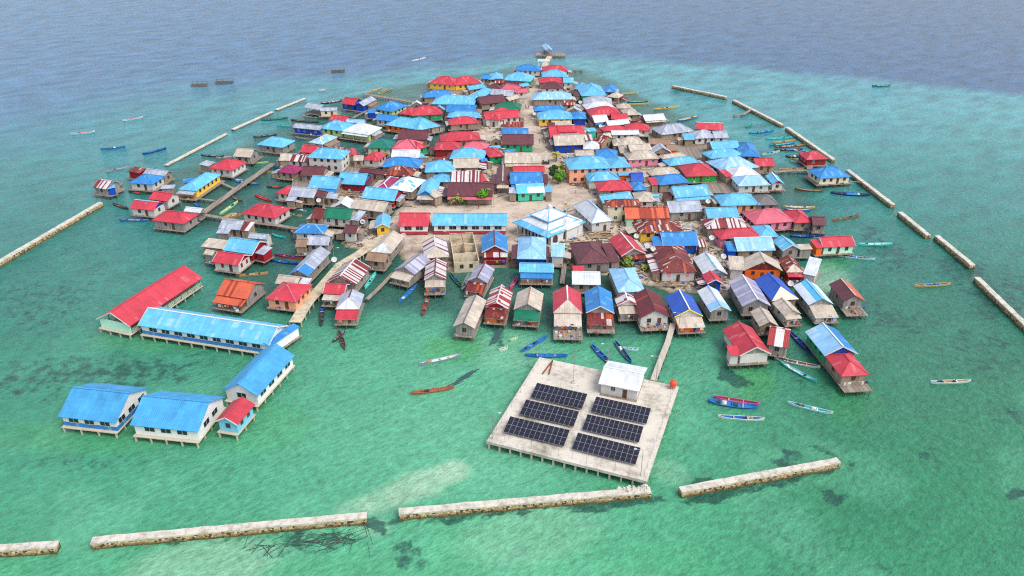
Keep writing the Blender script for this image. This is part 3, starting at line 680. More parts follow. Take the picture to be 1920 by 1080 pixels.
WIN['big'] = win_meshes(2.2, 1.35, WHITE)
def win_shut(k):
    b = MB()
    for a_, c_ in (((-.42, -.07, 0), (-.02, .02, 1.2)), ((.02, -.07, 0), (.42, .02, 1.2))): b.box(a_, c_)
    f = b.mesh('shutter', MATS[('w', k)]); p = MB(); p.box((-.48, -.03, -.05), (.48, .01, 1.25)); return f, p.mesh('window_pane', WHITE), f
WIN['k'] = win_shut('k'); WIN['l2'] = win_shut('l2'); WIN['r'] = win_shut('r')
_d = MB(); _d.box((-.45, -.05, 0), (.45, .02, 1.95)); DOOR = _d.mesh('door', DOORM)
_d = MB(); _d.tube([(0, 0, -1.2), (0, 0, 1.0)], .1, 6); STILT = _d.mesh('stilt', POST)
_d = MB(); _d.tube([(0, 0, 0), (0, 0, 1.0)], .06, 6); PPOST = _d.mesh('porch_post', POST)
_d = MB(); _d.box((-.14, -.14, -1.2), (.14, .14, 1.0)); PILE = _d.mesh('concrete_pile', MATS[('w', 'n')])
STATS = []
CLOTH = [plain('cloth_'+n_, c_, .9, .1, var=.2) for n_, c_ in (('white', (196, 194, 190)), ('blue', (60, 90, 160)), ('red', (170, 62, 62)), ('orange', (206, 120, 60)), ('dark', (60, 62, 74)))]
HB = {}; BODIES = []
def frame_of(e, ez):
    A = at(e[0], e[1], ez); B = at(e[2], e[3], ez)
    u = (B-A); W = u.length; u /= W; n = Vector((-u.y, u.x, 0))
    k = e[5]; s = e[9].get('s', PITCHES[k])
    if e[9].get('ax'):                      # the far end of the right hand eave fixes the direction and depth
        E2 = at(*e[9]['ax'], ez); n = E2-B; D = n.length; n /= D; u = Vector((n.y, -n.x, 0)); W *= .97
        return B-u*W, u, n, W, D, s
    def ridge(D):
        if k == 'g': L = [(0, D/2, s*D/2), (W, D/2, s*D/2)]
        elif k == 'f': L = [(W/2, D, s*W/2)]
        elif k == 's': L = [(0, D, s*D), (W, D, s*D)]
        else:
            h = s*min(W, D)/2
            L = [(D/2, D/2, h), (W-D/2, D/2, h)] if W >= D else [(W/2, D-W/2, h)]
        return min(proj(A + u*x + n*y + Vector((0, 0, z)))[1] for x, y, z in L)
    lo, hi = 1.6, 42.0
    if ridge(lo) < e[4]: D = lo
    elif ridge(hi) > e[4]: D = hi
    else:
        for _ in range(40):
            mid = (lo+hi)/2
            if ridge(mid) > e[4]: lo = mid
            else: hi = mid
        D = (lo+hi)/2
    return A, u, n, W, D, s
def build_body(root, off, ozr, W, D, s, k, ez, fz, rc, wc, o, near, idx, onland, cy_=999):
    """one roofed volume: roof, walls, windows... origin at the footprint centre, near eave at y = -D/2"""
    RM = MATS[rc]; T = .14
    X, Y = W/2, D/2
    def put(name, mb, mats, parent=root, **kw):
        if parent is root: return mb.obj(name, mats, root, off, ozr)
        return mb.obj(name, mats, parent)
    i = .5 if min(W, D) > 4 else .3
    i = min(i, W*.16, D*.16)
    ridge_h = {'g': s*Y, 'f': s*X, 'h': s*min(X, Y), 's': s*D}[k]
    tri = o.get('tri')
    # ---- roof
    b = MB(); end = None; caps = []
    if k == 'g':
        vs = [(-X,-Y,ez),(X,-Y,ez),(X,0,ez+ridge_h),(-X,0,ez+ridge_h),(X,Y,ez),(-X,Y,ez)]
        b.slab(vs, [(0,1,2,3),(3,2,4,5)], T); caps = [((-X-.02,0),(X+.02,0))]
    elif k == 'f':
        yk = -Y + (X*.95 if tri else 0)
        vs = [(-X,-Y,ez),(0,yk,ez+ridge_h),(0,Y,ez+ridge_h),(-X,Y,ez),(X,-Y,ez),(X,Y,ez)]
        if o.get('right'):
            b.slab([vs[0],vs[1],vs[2],vs[3]], [(0,1,2,3)], T)
            r2 = MB(); r2.slab([vs[4],vs[5],vs[2],vs[1]], [(0,1,2,3)], T)
            end2 = ('roof_slope', r2, MATS[o['right']])
        else:
            b.slab(vs, [(0,1,2,3),(4,5,2,1)], T); end2 = None
        if tri:
            e2 = MB(); e2.slab([(-X,-Y-.06,ez-.02),(X,-Y-.06,ez-.02),(0,yk-.06,ez+ridge_h-.02)], [(0,1,2)], T); end = e2
        caps = [((0,yk-.03),(0,Y+.03))]
    elif k == 's':
        b.slab([(-X,-Y,ez),(X,-Y,ez),(X,Y,ez+ridge_h),(-X,Y,ez+ridge_h)], [(0,1,2,3)], T*.7)
    else:
        if W >= D: p, q = (-X+Y, 0), (X-Y, 0)
        else: p, q = (0, -Y+X), (0, Y-X)
        if (Vector(p)-Vector(q)).length < .3:
            vs = [(-X,-Y,ez),(X,-Y,ez),(X,Y,ez),(-X,Y,ez),(0,0,ez+ridge_h)]
            b.slab(vs, [(0,1,4),(1,2,4),(2,3,4),(3,0,4)], T)
        elif W >= D:
            vs = [(-X,-Y,ez),(X,-Y,ez),(X,Y,ez),(-X,Y,ez),(*p,ez+ridge_h),(*q,ez+ridge_h)]
            b.slab(vs, [(0,1,5,4),(1,2,5),(2,3,4,5),(3,0,4)], T)
        else:
            vs = [(-X,-Y,ez),(X,-Y,ez),(X,Y,ez),(-X,Y,ez),(*p,ez+ridge_h),(*q,ez+ridge_h)]
            b.slab(vs, [(0,1,4),(1,2,5,4),(2,3,5),(3,0,4,5)], T)
    roof = put('roof', b, RM)
    if end: put('roof_end', end, MATS[tri])
    if k == 'f' and o.get('right'): put(end2[0], end2[1], end2[2])
    cap = o.get('cap') or (rc if k != 's' else None)
    if cap:
        cm = WHITE if cap == 'W' else MATS[cap]
        c = MB(); z = ez+ridge_h
        cw = .34 if near else .42
        if k in 'gf':
            (ax, ay), (bx, by) = caps[0]; c.bar((ax, ay, z+.03), (bx, by, z+.03), cw, .1)
        elif k == 'h':
            c.bar((*p, z+.03), (*q, z+.03) if (Vector(p)-Vector(q)).length > .3 else (p[0]+.3, p[1], z+.03), cw, .1)
            for (ex, ey), r in (((-X,-Y), p), ((X,-Y), q if W >= D else p), ((X,Y), q), ((-X,Y), p if W >= D else q)):
                c.bar((ex, ey, ez+.03), (*r, z+.03), cw*.7, .08)
        if c.f: c.obj('ridge_cap', cm, roof)
    if k in 'gf' and (near or o.get('verge')) and rc in 'LBNRPKGW' :      # barge boards along the gable edges
        vm = MATS[o['verge']] if o.get('verge') else WHITE
        v = MB(); z = ez+ridge_h
        if k == 'f':
            for sx in (-1, 1):
                if not tri: v.bar((sx*X, -Y-.03, ez-.09), (0, -Y-.03, z-.09), .07, .24)
        else:
            for sx in (-1, 1):
                for sy in (-1, 1): v.bar((sx*(X+.03), sy*Y, ez-.09), (sx*(X+.03), 0, z-.09), .07, .24)
        if v.f: v.obj('barge_board', vm, roof)
    if o.get('frontc') and k == 'f':       # newer sheets laid over the front bay of the roof
        f2 = MB(); yb = -Y + D*.28; up = .05
        f2.slab([(-X-.02,-Y-.03,ez+up),(0,-Y-.03,ez+ridge_h+up),(0,yb,ez+ridge_h+up),(-X-.02,yb,ez+up)], [(0,1,2,3)], .04)
        f2.slab([(X+.02,-Y-.03,ez+up),(X+.02,yb,ez+up),(0,yb,ez+ridge_h+up),(0,-Y-.03,ez+ridge_h+up)], [(0,1,2,3)], .04)
        f2.obj('new_roof_sheets', MATS[o['frontc']], roof)
    # ---- walls
    WMt = wm(wc); xa, ya = X-i, Y-i
    zb = fz + .02
    if not o.get('open'):
        b = MB()
        if k == 'g': b.prism([(-ya,zb),(ya,zb),(ya,ez+i*s-T),(0,ez+ridge_h-T),(-ya,ez+i*s-T)], 'x', -xa, xa)
        elif k == 'f' and not tri: b.prism([(-xa,zb),(xa,zb),(xa,ez+i*s-T),(0,ez+ridge_h-T),(-xa,ez+i*s-T)], 'y', -ya, ya)
        elif k == 's': b.prism([(-ya,zb),(ya,zb),(ya,ez+(D-i)*s-T),(-ya,ez+i*s-T)], 'x', -xa, xa)
        else: b.box((-xa,-ya,zb), (xa,ya,ez+i*s-T-.03))
        wall = put('wall', b, WMt)
        if k in 'gf' and o.get('gab') and not tri:       # gable triangle of another colour
            g = MB()
            gx = (xa if k == 'f' else ya)*.97; gz0 = ez+.02; gz1 = ez+ridge_h-T-.12
            if k == 'f': g.prism([(-gx,gz0),(gx,gz0),(0,gz1)], 'y', -ya-.04, -ya+.02)
            else:
                g.prism([(-gx,gz0),(gx,gz0),(0,gz1)], 'x', xa-.02, xa+.04)
                g.prism([(-gx,gz0),(gx,gz0),(0,gz1)], 'x', -xa-.04, -xa+.02)
            put('gable_panel', g, wm(o['gab']))
        if o.get('base'):
            g = MB(); g.box((-xa-.04,-ya-.04,zb-.01), (xa+.04,ya+.04,zb+.95)); put('wall_base', g, wm(o['base']))
    else:
        if root.name.startswith('school'):              # open hall: end wall, rails and posts along both sides
            b = MB(); b.box((-xa,-ya,zb), (xa,-ya+.15,ez+.1)); put('end_wall', b, WMt)
            b = MB(); b.box((-xa,ya-.15,zb), (xa,ya,ez+.1)); put('end_wall', b, WMt)
            for sx in (-1, 1):
                b = MB()
                for z in (.35, .7, 1.05): b.bar((sx*xa, -ya, zb+z), (sx*xa, ya, zb+z), .07)
                put('side_rail', b, wm('m'))
            npst = 11
        else: npst = 3
        for sx in (-1, 1):
            for j in range(npst):
                yy = -ya+.2 + (2*ya-.4)*j/(npst-1)
                v = Vector((sx*xa, yy, 0)); v.rotate(Matrix.Rotation(ozr, 3, 'Z'))
                link('post', PPOST, root, Vector(off)+v+Vector((0, 0, zb)), ozr, (1.3, 1.3, ez-zb+.05))
    # ---- windows and doors
    rot = Matrix.Rotation(ozr, 3, 'Z')
    def fix(me, name, x, y, z, rz, parent=root, sc=None):
        v = Vector((x, y, z)); v.rotate(rot)
        return link(name, me, root, Vector(off)+v, ozr+rz, sc)
    def window(x, y, z, rz, key, sc=None):
        f, pm, both = WIN[key]
        if near:
            wo = fix(f, 'window', x, y, z, rz, sc=sc); link('pane', pm, wo)
        else: fix(both, 'window', x, y, z, rz, sc=sc)
    hh = ez-zb
    if not o.get('open') and k != 's' and hh > 1.7:
        key = 'big' if o.get('big') else ('b' if idx % 3 else 'w')
        if o.get('shut'): key = o['shut']
        levels = [zb+hh-1.55] if not o.get('2') else [zb+hh-1.5, zb+.75]
        for lv in levels:
            for face in ((0, xa, -ya), (1, ya, xa), (3, ya, -xa)) if not o.get('big') or True else ():
                rz, half, dist = face
                step = 3.4 if o.get('big') else 2.5
                m = int((2*half-.5)/step)
                if o.get('porch') and rz == 0 and not near: continue
                if o.get('nw'): continue
                if wc in ('s', 't', 'M2'): m = min(m, 2 if rz == 0 else 1); key = 'b'
                for j in range(m):
                    t = (j-(m-1)/2)*step
                    if rz == 0:
                        if lv == levels[-1] and m > 1 and j == m//2 and not o.get('big'):
                            fix(DOOR, 'door', t, -ya-.01, zb, 0, sc=(1, 1, min(1.05, hh/2.15))); continue
                        window(t, -ya-.01, lv, 0, key)
                    elif rz == 1: window(xa+.01, t, lv, math.pi/2, key)
                    else: window(-xa-.01, t, lv, -math.pi/2, key)
    # ---- porch: a lean-to roof on posts in front of the near wall
    if o.get('porch'):
        pc, pd = o['porch'][:2]
        z1 = ez - .25; z0 = z1 - .26*pd
        pw = X - .25
        b = MB(); b.slab([(-pw,-Y-pd,z0),(pw,-Y-pd,z0),(pw,-Y+i+.05,z1),(-pw,-Y+i+.05,z1)], [(0,1,2,3)], .08)
        put('porch_roof', b, MATS[pc])
        for sx in ((-1, 1) if W < 9 else (-1, 0, 1)):
            fix(PPOST, 'porch_post', sx*(pw-.15), -Y-pd+.2, zb-.1, 0, sc=(1, 1, z0-zb+.04))
        if len(o['porch']) > 2:
            b = MB(); b.box((-pw+.3,-Y-pd+.5,zb), (pw-.3,-Y+i-.02,z0+.02)); put('porch_wall', b, wm(o['porch'][2]))
            fix(DOOR, 'door', pw*.3, -Y-pd+.49, zb, 0, sc=(.9, 1, .78))
    if near and (o.get('porch') or o.get('deck')) and not o.get('c'):
        rr = random.Random(idx); b = MB(); pdz = (o['porch'][1] if o.get('porch') else .6)+.1
        x = -X*.8; zz = fz+1.35
        b.bar((-X*.85,-Y-pdz,zz), (X*.85,-Y-pdz,zz), .02)
        while x < X*.75:
            w_ = rr.uniform(.35, .8); h_ = rr.uniform(.4, .9)
            if rr.random() < .6: b.box((x,-Y-pdz-.02,zz-h_), (x+w_,-Y-pdz+.02,zz), rr.randrange(5))
            x += w_+rr.uniform(.1, .6)
        put('washing', b, CLOTH)
    # ---- floor deck and stilts
    pd = o['porch'][1] if o.get('porch') else .0
    dk = max(o.get('deck', 0), pd+.35 if pd else 0, .25)
    if not onland or (idx % 3 == 0):
        ex = (.4 if max(-1, cy_) < 245 else 1.2 if (idx*7) % 3 else .6) if not onland and not o.get('concrete') and ez < 4.4 else .3
        if onland: ex = .1
        b = MB(); b.box((-X+i-ex,-Y-dk,fz-.16), (X-i+ex,Y-i+ex,fz)); put('floor_deck', b, WOOD if not o.get('concrete') else MATS[('w','n')])
        base = -1.0 if not onland else 0
        nx = max(2, int(round((2*X)/2.7))+1); ny = max(2, int(round((2*Y+dk)/3.2))+1)
        if o.get('concrete'): nx = max(2, int(2*X/3.2)+1)
        if not onland:
            for a in range(nx):
                for c in range(ny):
                    if 0 < a < nx-1 and c > 0: continue
                    x = -X+i+.1 + (2*(X-i)-.2)*a/(nx-1); y = -Y-dk+.15 + (2*Y+dk-i-.2)*c/(ny-1)
                    lean = random.uniform(-.03, .03)
                    q = fix(PILE if o.get('concrete') else STILT, 'stilt', x, y, 0, 0, sc=(1, 1, fz-.1))
                    q.rotation_euler[0] = lean; q.rotation_euler[1] = random.uniform(-.03, .03)
def house(e, idx):
    global HROOT
    x0, y0, x1, y1, yt, k, rc, wc, label, o = e
    ez = o.get('e', 3.7 + (idx*7 % 11)*.02)
    if o.get('2'): ez = 6.1
    A, u, n, W, D, s = frame_of(e, ez)
    C = A + u*(W/2) + n*(D/2); C.z = 0
    rz = math.atan2(u.y, u.x)
    onland = o.get('land', on_sand(C.x, C.y, 0.3))
    fz = o.get('fz', (1.25 if not onland else .75) + (idx*5 % 13)*.012)
    near = max(y0, y1) > 425
    if o.get('c') in ('school', 'hall', 'office') and not onland: o['concrete'] = 1
    if label is not None:
        nm = o.get('n') or ('house' if onland else 'stilt_house')
        HROOT = empty(nm, C, rz)
        cat = o.get('c') or ('shed' if nm in ('shed', 'shack', 'hut', 'barn', 'shelter', 'toilet_block') else nm if nm in ('kiosk', 'stall', 'annex', 'boathouse') else 'house')
        tag(HROOT, label, cat, None)
        HB[label] = HROOT
        off, oz = Vector((0, 0, 0)), 0.0
    else:
        r = HROOT.rotation_euler[2]
        off = C - HROOT.location; off.rotate(Matrix.Rotation(-r, 3, 'Z')); oz = rz - r
    STATS.append((round(W, 1), round(D, 1), label))
    BODIES.append((C.x, C.y, rz, W/2, D/2, ez, fz, HROOT, off.copy(), oz, onland, o, idx, wc))
    build_body(HROOT, off, oz, W, D, s, k, ez, fz, rc, wc, o, near, idx, onland, C.y)
for i_, e_ in enumerate(HOUSES): house(e_, i_)

# small lean-to roofs squeezed into the gaps beside the houses
NOGO = [np.array([tuple(at(px, py, .6))[:2] for px, py in q_]) for q_ in (
    [(1008,130),(1026,130),(1000,200),(1010,250),(1040,310),(1062,345),(1120,372),(1110,420),(1060,380),(1000,390),(960,470),(740,470),(735,395),(950,375),(990,330),(985,230),(985,190)],
    [(1262,370),(1300,410),(1330,440),(1352,500),(1382,590),(1366,590),(1330,500),(1290,440)], [(1085,425),(1160,425),(1150,450),(1090,470)])]
HULL_IN = np.array([tuple(at(px, py))[:2] for px, py in [(520,330),(560,262),(660,235),(700,190),(830,160),(960,135),(1060,140),(1180,180),(1290,240),(1330,330),(1400,420),(1440,480),(1440,560),(1290,560),(1060,520),(960,490),(850,500),(760,470),(700,470),(620,460),(540,440)]])
def inside_any(p, margin, skip):
    for j, b_ in enumerate(BODIES):
        if j == skip: continue
        dx, dy = p[0]-b_[0], p[1]-b_[1]; c_, s_ = math.cos(b_[2]), math.sin(b_[2])
        if abs(dx*c_+dy*s_) < b_[3]+margin and abs(-dx*s_+dy*c_) < b_[4]+margin: return True
    return False
LEANS = []; NB = len(BODIES); rl = random.Random(31)
for j in range(NB):
    cx, cy, rz, X, Y, ez, fz, root, off, oz, onland, o, idx, wc = BODIES[j]
    if o.get('c') or ez > 5.2 or o.get('open'): continue
    if poly_sd(np.array([[cx, cy]]), HULL_IN)[0] < 0: continue
    made = 0
    for side in rl.sample((1, -1, 2, 1, -1), 5):
        if made >= 3: break
        w_ = rl.uniform(1.2, 3.0)
        if side in (1, -1): L = rl.uniform(.9, 1.5)*Y; mx, my = side*(X+w_/2-.25), rl.uniform(-.25, .25)*Y; hw, hl = w_/2, L/2
        else: L = rl.uniform(.8, 1.4)*X; mx, my = rl.uniform(-.2, .2)*X, Y+w_/2-.25; hw, hl = L/2, w_/2
        c_, s_ = math.cos(rz), math.sin(rz)
        def wp(x, y): return (cx+x*c_-y*s_, cy+x*s_+y*c_)
        pts = [wp(mx+a*hw, my+b*hl) for a in (-.9, 0, .9) for b in (-.9, 0, .9)]
        if any(inside_any(p, .0, j) for p in pts): continue
        if any((poly_sd(np.array(pts), N_) > -.3).any() for N_ in NOGO): continue
        made += 1
        zt = ez-.42; zl = zt-.22*(w_ if side != 2 else w_)
        rc = rl.choice('TTSSUXHTM'); pl = Vector((mx, my, 0)); pl.rotate(Matrix.Rotation(oz, 3, 'Z')); po = Vector(off)+pl
        b = MB()
        if side == 2: v = [(-hw,-hl,zt),(hw,-hl,zt),(hw,hl,zl),(-hw,hl,zl)]
        elif side == 1: v = [(-hw,-hl,zt),(hw,-hl,zl),(hw,hl,zl),(-hw,hl,zt)]
        else: v = [(-hw,-hl,zl),(hw,-hl,zt),(hw,hl,zt),(-hw,hl,zl)]
        b.slab(v, [(0, 1, 2, 3)], .07); b.obj('lean_to_roof', MATS[rc], root, po, oz)
        if rl.random() < .75:
            b = MB(); i = .22; g = [(-hw+i,-hl+i),(hw-i,-hl+i),(hw-i,hl-i),(-hw+i,hl-i)]
            zz = [q[2]-.16 for q in v]; n4 = [(x, y, fz-.2+.003*j % .1) for x, y in g] + [(x, y, z) for (x, y), z in zip(g, zz)]
            b.faces(n4, [(0,1,5,4),(1,2,6,5),(2,3,7,6),(3,0,4,7),(4,5,6,7)]); b.obj('lean_to_wall', MATS[('w', rl.choice('sstt'))], root, po, oz)
        else:
            for sx, sy in ((-1,-1),(1,-1),(1,1),(-1,1)):
                q_ = Vector((sx*(hw-.15), sy*(hl-.15), 0)); q_.rotate(Matrix.Rotation(oz, 3, 'Z')); link('lean_to_post', PPOST, root, po+q_+Vector((0, 0, fz-.6)), oz, (1, 1, max(.5, zl-fz+.55)))
        BODIES.append((*wp(mx, my), rz, hw, hl, 0, 0, root, off, oz, onland, o, idx, wc)); LEANS.append(j)
# ------------------------------------------------------------------ water: one sheet, its sea bed colour carried per vertex
rows = np.concatenate([np.geomspace(55, 900, 470), np.geomspace(930, 50000, 26)])
kk = np.linspace(-1, 1, 420); kk = np.concatenate([[-5, -3, -2, -1.5, -1.2], kk, [1.2, 1.5, 2, 3, 5]])
Yg, Kg = np.meshgrid(rows, kk, indexing='ij'); Xg = Yg*Kg
P = np.stack([Xg.ravel(), Yg.ravel()], 1)
dd = P[:, 1]*CP + CZ*SP; PX = CX + F*P[:, 0]/dd; PY = CY - F*(P[:, 1]*SP - CZ*CP)/dd
def srgb(a): 
    a = np.asarray(a, float)/255; return np.where(a <= .04045, a/12.92, ((a+.055)/1.055)**2.4)
def column(stops):
    y = [s[0] for s in stops]; c = np.array([s[1] for s in stops], float)
    return np.stack([np.interp(PY, y, c[:, k]) for k in range(3)], 1)
left = column([(60, (62, 104, 142)), (170, (58, 122, 140)), (260, (52, 128, 132)), (420, (44, 124, 114)), (620, (44, 128, 104)), (820, (52, 142, 104)), (1080, (74, 164, 116))])
mid = column([(100, (66, 138, 146)), (300, (60, 140, 130)), (500, (62, 142, 118)), (640, (78, 164, 120)), (800, (90, 174, 128)), (950, (84, 172, 126)), (1080, (80, 170, 118))])
right = column([(120, (66, 138, 150)), (210, (68, 146, 146)), (330, (46, 128, 120)), (520, (40, 124, 100)), (700, (52, 136, 98)), (900, (52, 146, 96)), (1080, (56, 152, 102))])
a = np.clip(PX/820, 0, 1)[:, None]; b = np.clip((PX-1000)/620, 0, 1)[:, None]
C = left*(1-a)+mid*a; C = C*(1-b)+right*b
def smooth(e0, e1, x):
    t = np.clip((x-e0)/(e1-e0), 0, 1); return t*t*(3-2*t)
def toward(col, f):
    global C
    f = np.clip(f, 0, 1)[:, None]; C = C*(1-f) + np.array(col, float)*f
WD = np.zeros(len(P))
def weedy(f):
    global WD
    WD = 1-(1-WD)*(1-np.clip(f, 0, 1))
def blob(px, py, rx, ry, ang=0.0, ns=.25, seed=1):
    ca, sa = math.cos(R(ang)), math.sin(R(ang)); dx = PX-px; dy = PY-py
    u = (dx*ca+dy*sa)/rx; v = (-dx*sa+dy*ca)/ry
    r = np.sqrt(u*u+v*v) + (NZ[seed % 3]-.5)*2*ns*2
    return 1-smooth(.55, 1.15, r)
NZ = [vnoise(P, .045, 11, 4), vnoise(P, .12, 23, 4), vnoise(P, .4, 31, 3)]
# weed beds and mottling
rgt = smooth(1280, 1500, PX); lft = 1-smooth(350, 700, PX)
weed = smooth(.50, .66, NZ[0]*.55+NZ[1]*.45)
weedy(smooth(.40, .72, NZ[0]*.6+NZ[1]*.4)*(.12+.34*rgt*smooth(380, 560, PY)+.22*lft*smooth(200, 420, PY)))
toward((66, 122, 132), smooth(.46, .66, NZ[0])*.25*rgt*(1-smooth(300, 480, PY)))
toward((104, 186, 142), smooth(.56, .7, vnoise(P, .06, 47, 3))*.35*smooth(560, 800, PY))
# pale sand tongues
for px, py, rx, ry, an, f in ((848, 884, 42, 27, -10, .75), (806, 902, 48, 32, -25, .6), (762, 916, 54, 32, -28, .55), (716, 936, 54, 29, -22, .5), (668, 952, 50, 22, -12, .4), (1555, 522, 50, 30, 15, .55),
                              (1560, 545, 40, 22, 30, .35), (1500, 545, 60, 20, 0, .3), (700, 990, 40, 20, 0, .35), (380, 1060, 170, 60, -12, .45), (960, 660, 90, 40, 0, .22), (1255, 885, 40, 26, 20, .3), (1000, 1000, 160, 60, -8, .25)):
    toward((150, 192, 154), blob(px, py, rx, ry, an, .09, 1)*min(1, f*1.25))
for px, py, rx, ry, f in ((845, 655, 60, 26, .5), (1420, 715, 50, 36, .55), (1600, 760, 70, 40, .3), (1310, 610, 60, 20, .4), (1560, 490, 50, 18, .35), (640, 560, 40, 30, .3), (300, 640, 160, 30, .3), (480, 800, 120, 50, .25), (150, 820, 150, 30, .3)):
    toward((70, 160, 84), blob(px, py, rx, ry, 0, .25, 0)*f)
for px, py, rx, ry, an, f in ((1320, 925, 62, 22, -12, .85), (1440, 905, 90, 14, -12, .7), (1520, 885, 60, 12, -12, .6), (1120, 945, 110, 12, -5, .7), (880, 968, 150, 9, -5, .6), (600, 1010, 90, 26, -6, .45), (430, 1010, 200, 9, -5, .4),
                              (705, 985, 16, 14, 40, .7), (770, 1045, 40, 26, 30, .55), (1370, 706, 24, 16, 20, .8), (1395, 722, 20, 8, 0, .6), (1480, 860, 30, 18, 0, .6), (1555, 850, 36, 8, 20, .6), (1560, 930, 20, 14, 45, .6), (1578, 930, 12, 10, 0, .6),
                              (1905, 928, 18, 8, 0, .8), (1740, 855, 26, 14, 0, .5), (1660, 470, 60, 26, 35, .45), (1790, 505, 60, 20, 10, .5), (1880, 560, 60, 40, 0, .5), (1850, 660, 90, 40, 10, .4), (1700, 600, 80, 20, 10, .4), (290, 700, 80, 24, 0, .4),
                              (60, 560, 90, 40, 0, .35), (120, 700, 130, 40, 0, .35), (930, 630, 14, 24, -20, .6), (1000, 700, 30, 30, 0, .2), (140, 870, 120, 20, 0, .3)):
    weedy(blob(px, py, rx*1.15, ry*1.15, an, .35, 2)*f*1.15)
# darker grey-green water among and below the houses
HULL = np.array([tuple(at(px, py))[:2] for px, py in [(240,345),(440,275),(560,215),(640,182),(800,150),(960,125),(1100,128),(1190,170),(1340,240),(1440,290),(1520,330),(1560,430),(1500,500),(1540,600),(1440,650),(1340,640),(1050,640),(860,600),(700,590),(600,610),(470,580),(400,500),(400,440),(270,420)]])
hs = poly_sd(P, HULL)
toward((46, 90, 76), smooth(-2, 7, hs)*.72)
# the drop-off into deep blue water
edge = np.interp(PX, [-600, 0, 130, 300, 430, 560, 700, 800, 900, 1000, 1090, 1200, 1400, 1600, 1750, 1920, 2500], [340, 236, 206, 172, 160, 150, 140, 131, 117, 106, 106, 113, 126, 146, 161, 178, 230])
soft = np.interp(PX, [0, 500, 1000, 1400], [100, 30, 12, 9])
e2 = PY-edge + (NZ[0]-.5)*soft*.8
dp = 1-smooth(-soft, soft, e2)
deep = np.stack([np.interp(PX, [0, 600, 1200, 1920], c) for c in ((66, 58, 50, 45), (110, 102, 93, 85), (144, 139, 130, 122))], 1)
C = C*(1-dp[:, None]) + deep*dp[:, None]
# random mottling of the sea bed colour, left out over deep water
lum = 1 + (NZ[2]-.5)*.22*(1-dp)
gr = C.mean(1, keepdims=True); C = (gr+(C-gr)*.89)*np.interp(PY, [150, 420], [.97, .92])[:, None]*(1-.10*smooth(1250, 1600, PX)*smooth(400, 600, PY))[:, None]
C = C*np.interp(PY, [200, 480], [1.0, .98])[:, None]*np.array([1.0, 1.0, 1.02])
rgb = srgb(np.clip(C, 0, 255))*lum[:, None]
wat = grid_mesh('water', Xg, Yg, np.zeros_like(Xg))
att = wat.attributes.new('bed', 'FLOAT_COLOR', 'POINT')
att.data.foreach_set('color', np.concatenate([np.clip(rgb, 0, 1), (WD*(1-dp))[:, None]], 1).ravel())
m = NT('sea_water', .1, .42)
m.b.inputs['IOR'].default_value = 1.33
at_ = m.n('ShaderNodeAttribute', attribute_name='bed')
pos = m.geo()
rotn = m.n('ShaderNodeMapping'); rotn.inputs['Rotation'].default_value = (0, 0, R(-36)); m.l(pos, rotn.inputs['Vector'])
pr = rotn.outputs[0]
w1 = m.noise(m.scale(pr, (.55, .85, 1)), 1.0, 3, .6)
w2 = m.noise(m.scale(pr, (1.1, 1.9, 1)), 1.0, 3, .65)
w3 = m.noise(m.scale(pr, (.075, .15, 1)), 1.0, 2, .5)
w4 = m.noise(m.scale(pr, (.02, .045, 1)), 1.0, 2, .5)
fine = m.noise(pos, .42, 6, .68)
wdm = m.n('ShaderNodeMapRange'); m.l(m.math('SUBTRACT', m.math('ADD', fine, m.math('MULTIPLY', at_.outputs['Alpha'], .42)), .66), wdm.inputs['Value'])
wdm.inputs['From Min'].default_value = 0; wdm.inputs['From Max'].default_value = .17
bed = m.mix(m.math('MULTIPLY', wdm.outputs[0], .78), at_.outputs['Color'], lin((28, 62, 58)))
speck = m.noise(pos, 1.5, 3, .7)
yy = m.sep(pos)[1]
farf = m.n('ShaderNodeMapRange'); farf.inputs['From Min'].default_value = 130; farf.inputs['From Max'].default_value = 420; m.l(yy, farf.inputs['Value'])
near_r = m.math('ADD', m.math('ADD', m.math('MULTIPLY', w1, .48), m.math('MULTIPLY', w2, .28)), m.math('ADD', m.math('MULTIPLY', w3, .12), m.math('MULTIPLY', speck, .12)))
far_r = m.math('ADD', m.math('ADD', m.math('MULTIPLY', w3, .72), m.math('MULTIPLY', w1, .25)), m.math('ADD', m.math('MULTIPLY', w4, .06), -.015))
fleck = m.mix(farf.outputs[0], m.vec(near_r, near_r, near_r), m.vec(far_r, far_r, far_r))
fl = m.n('ShaderNodeMapRange'); fl.clamp = False; fl.inputs['From Min'].default_value = .36; fl.inputs['From Max'].default_value = .64; fl.inputs['To Min'].default_value = .68; fl.inputs['To Max'].default_value = 1.28
m.l(fleck, fl.inputs['Value']); f2 = fl.outputs[0]
col = m.mix(1.0, bed, m.vec(f2, f2, f2), 'MULTIPLY')  # light and dark of the ripples, plus bed specks, painted into the colour
m.color(col)
hgt = m.math('ADD', m.math('ADD', m.math('MULTIPLY', w1, .6), m.math('MULTIPLY', w2, .25)), m.math('MULTIPLY', w3, m.math('ADD', .5, m.math('MULTIPLY', farf.outputs[0], 1.7))))
m.bump(hgt, .8, .9)
wat.materials.append(m.m)
kind(link('water', wat), 'structure')
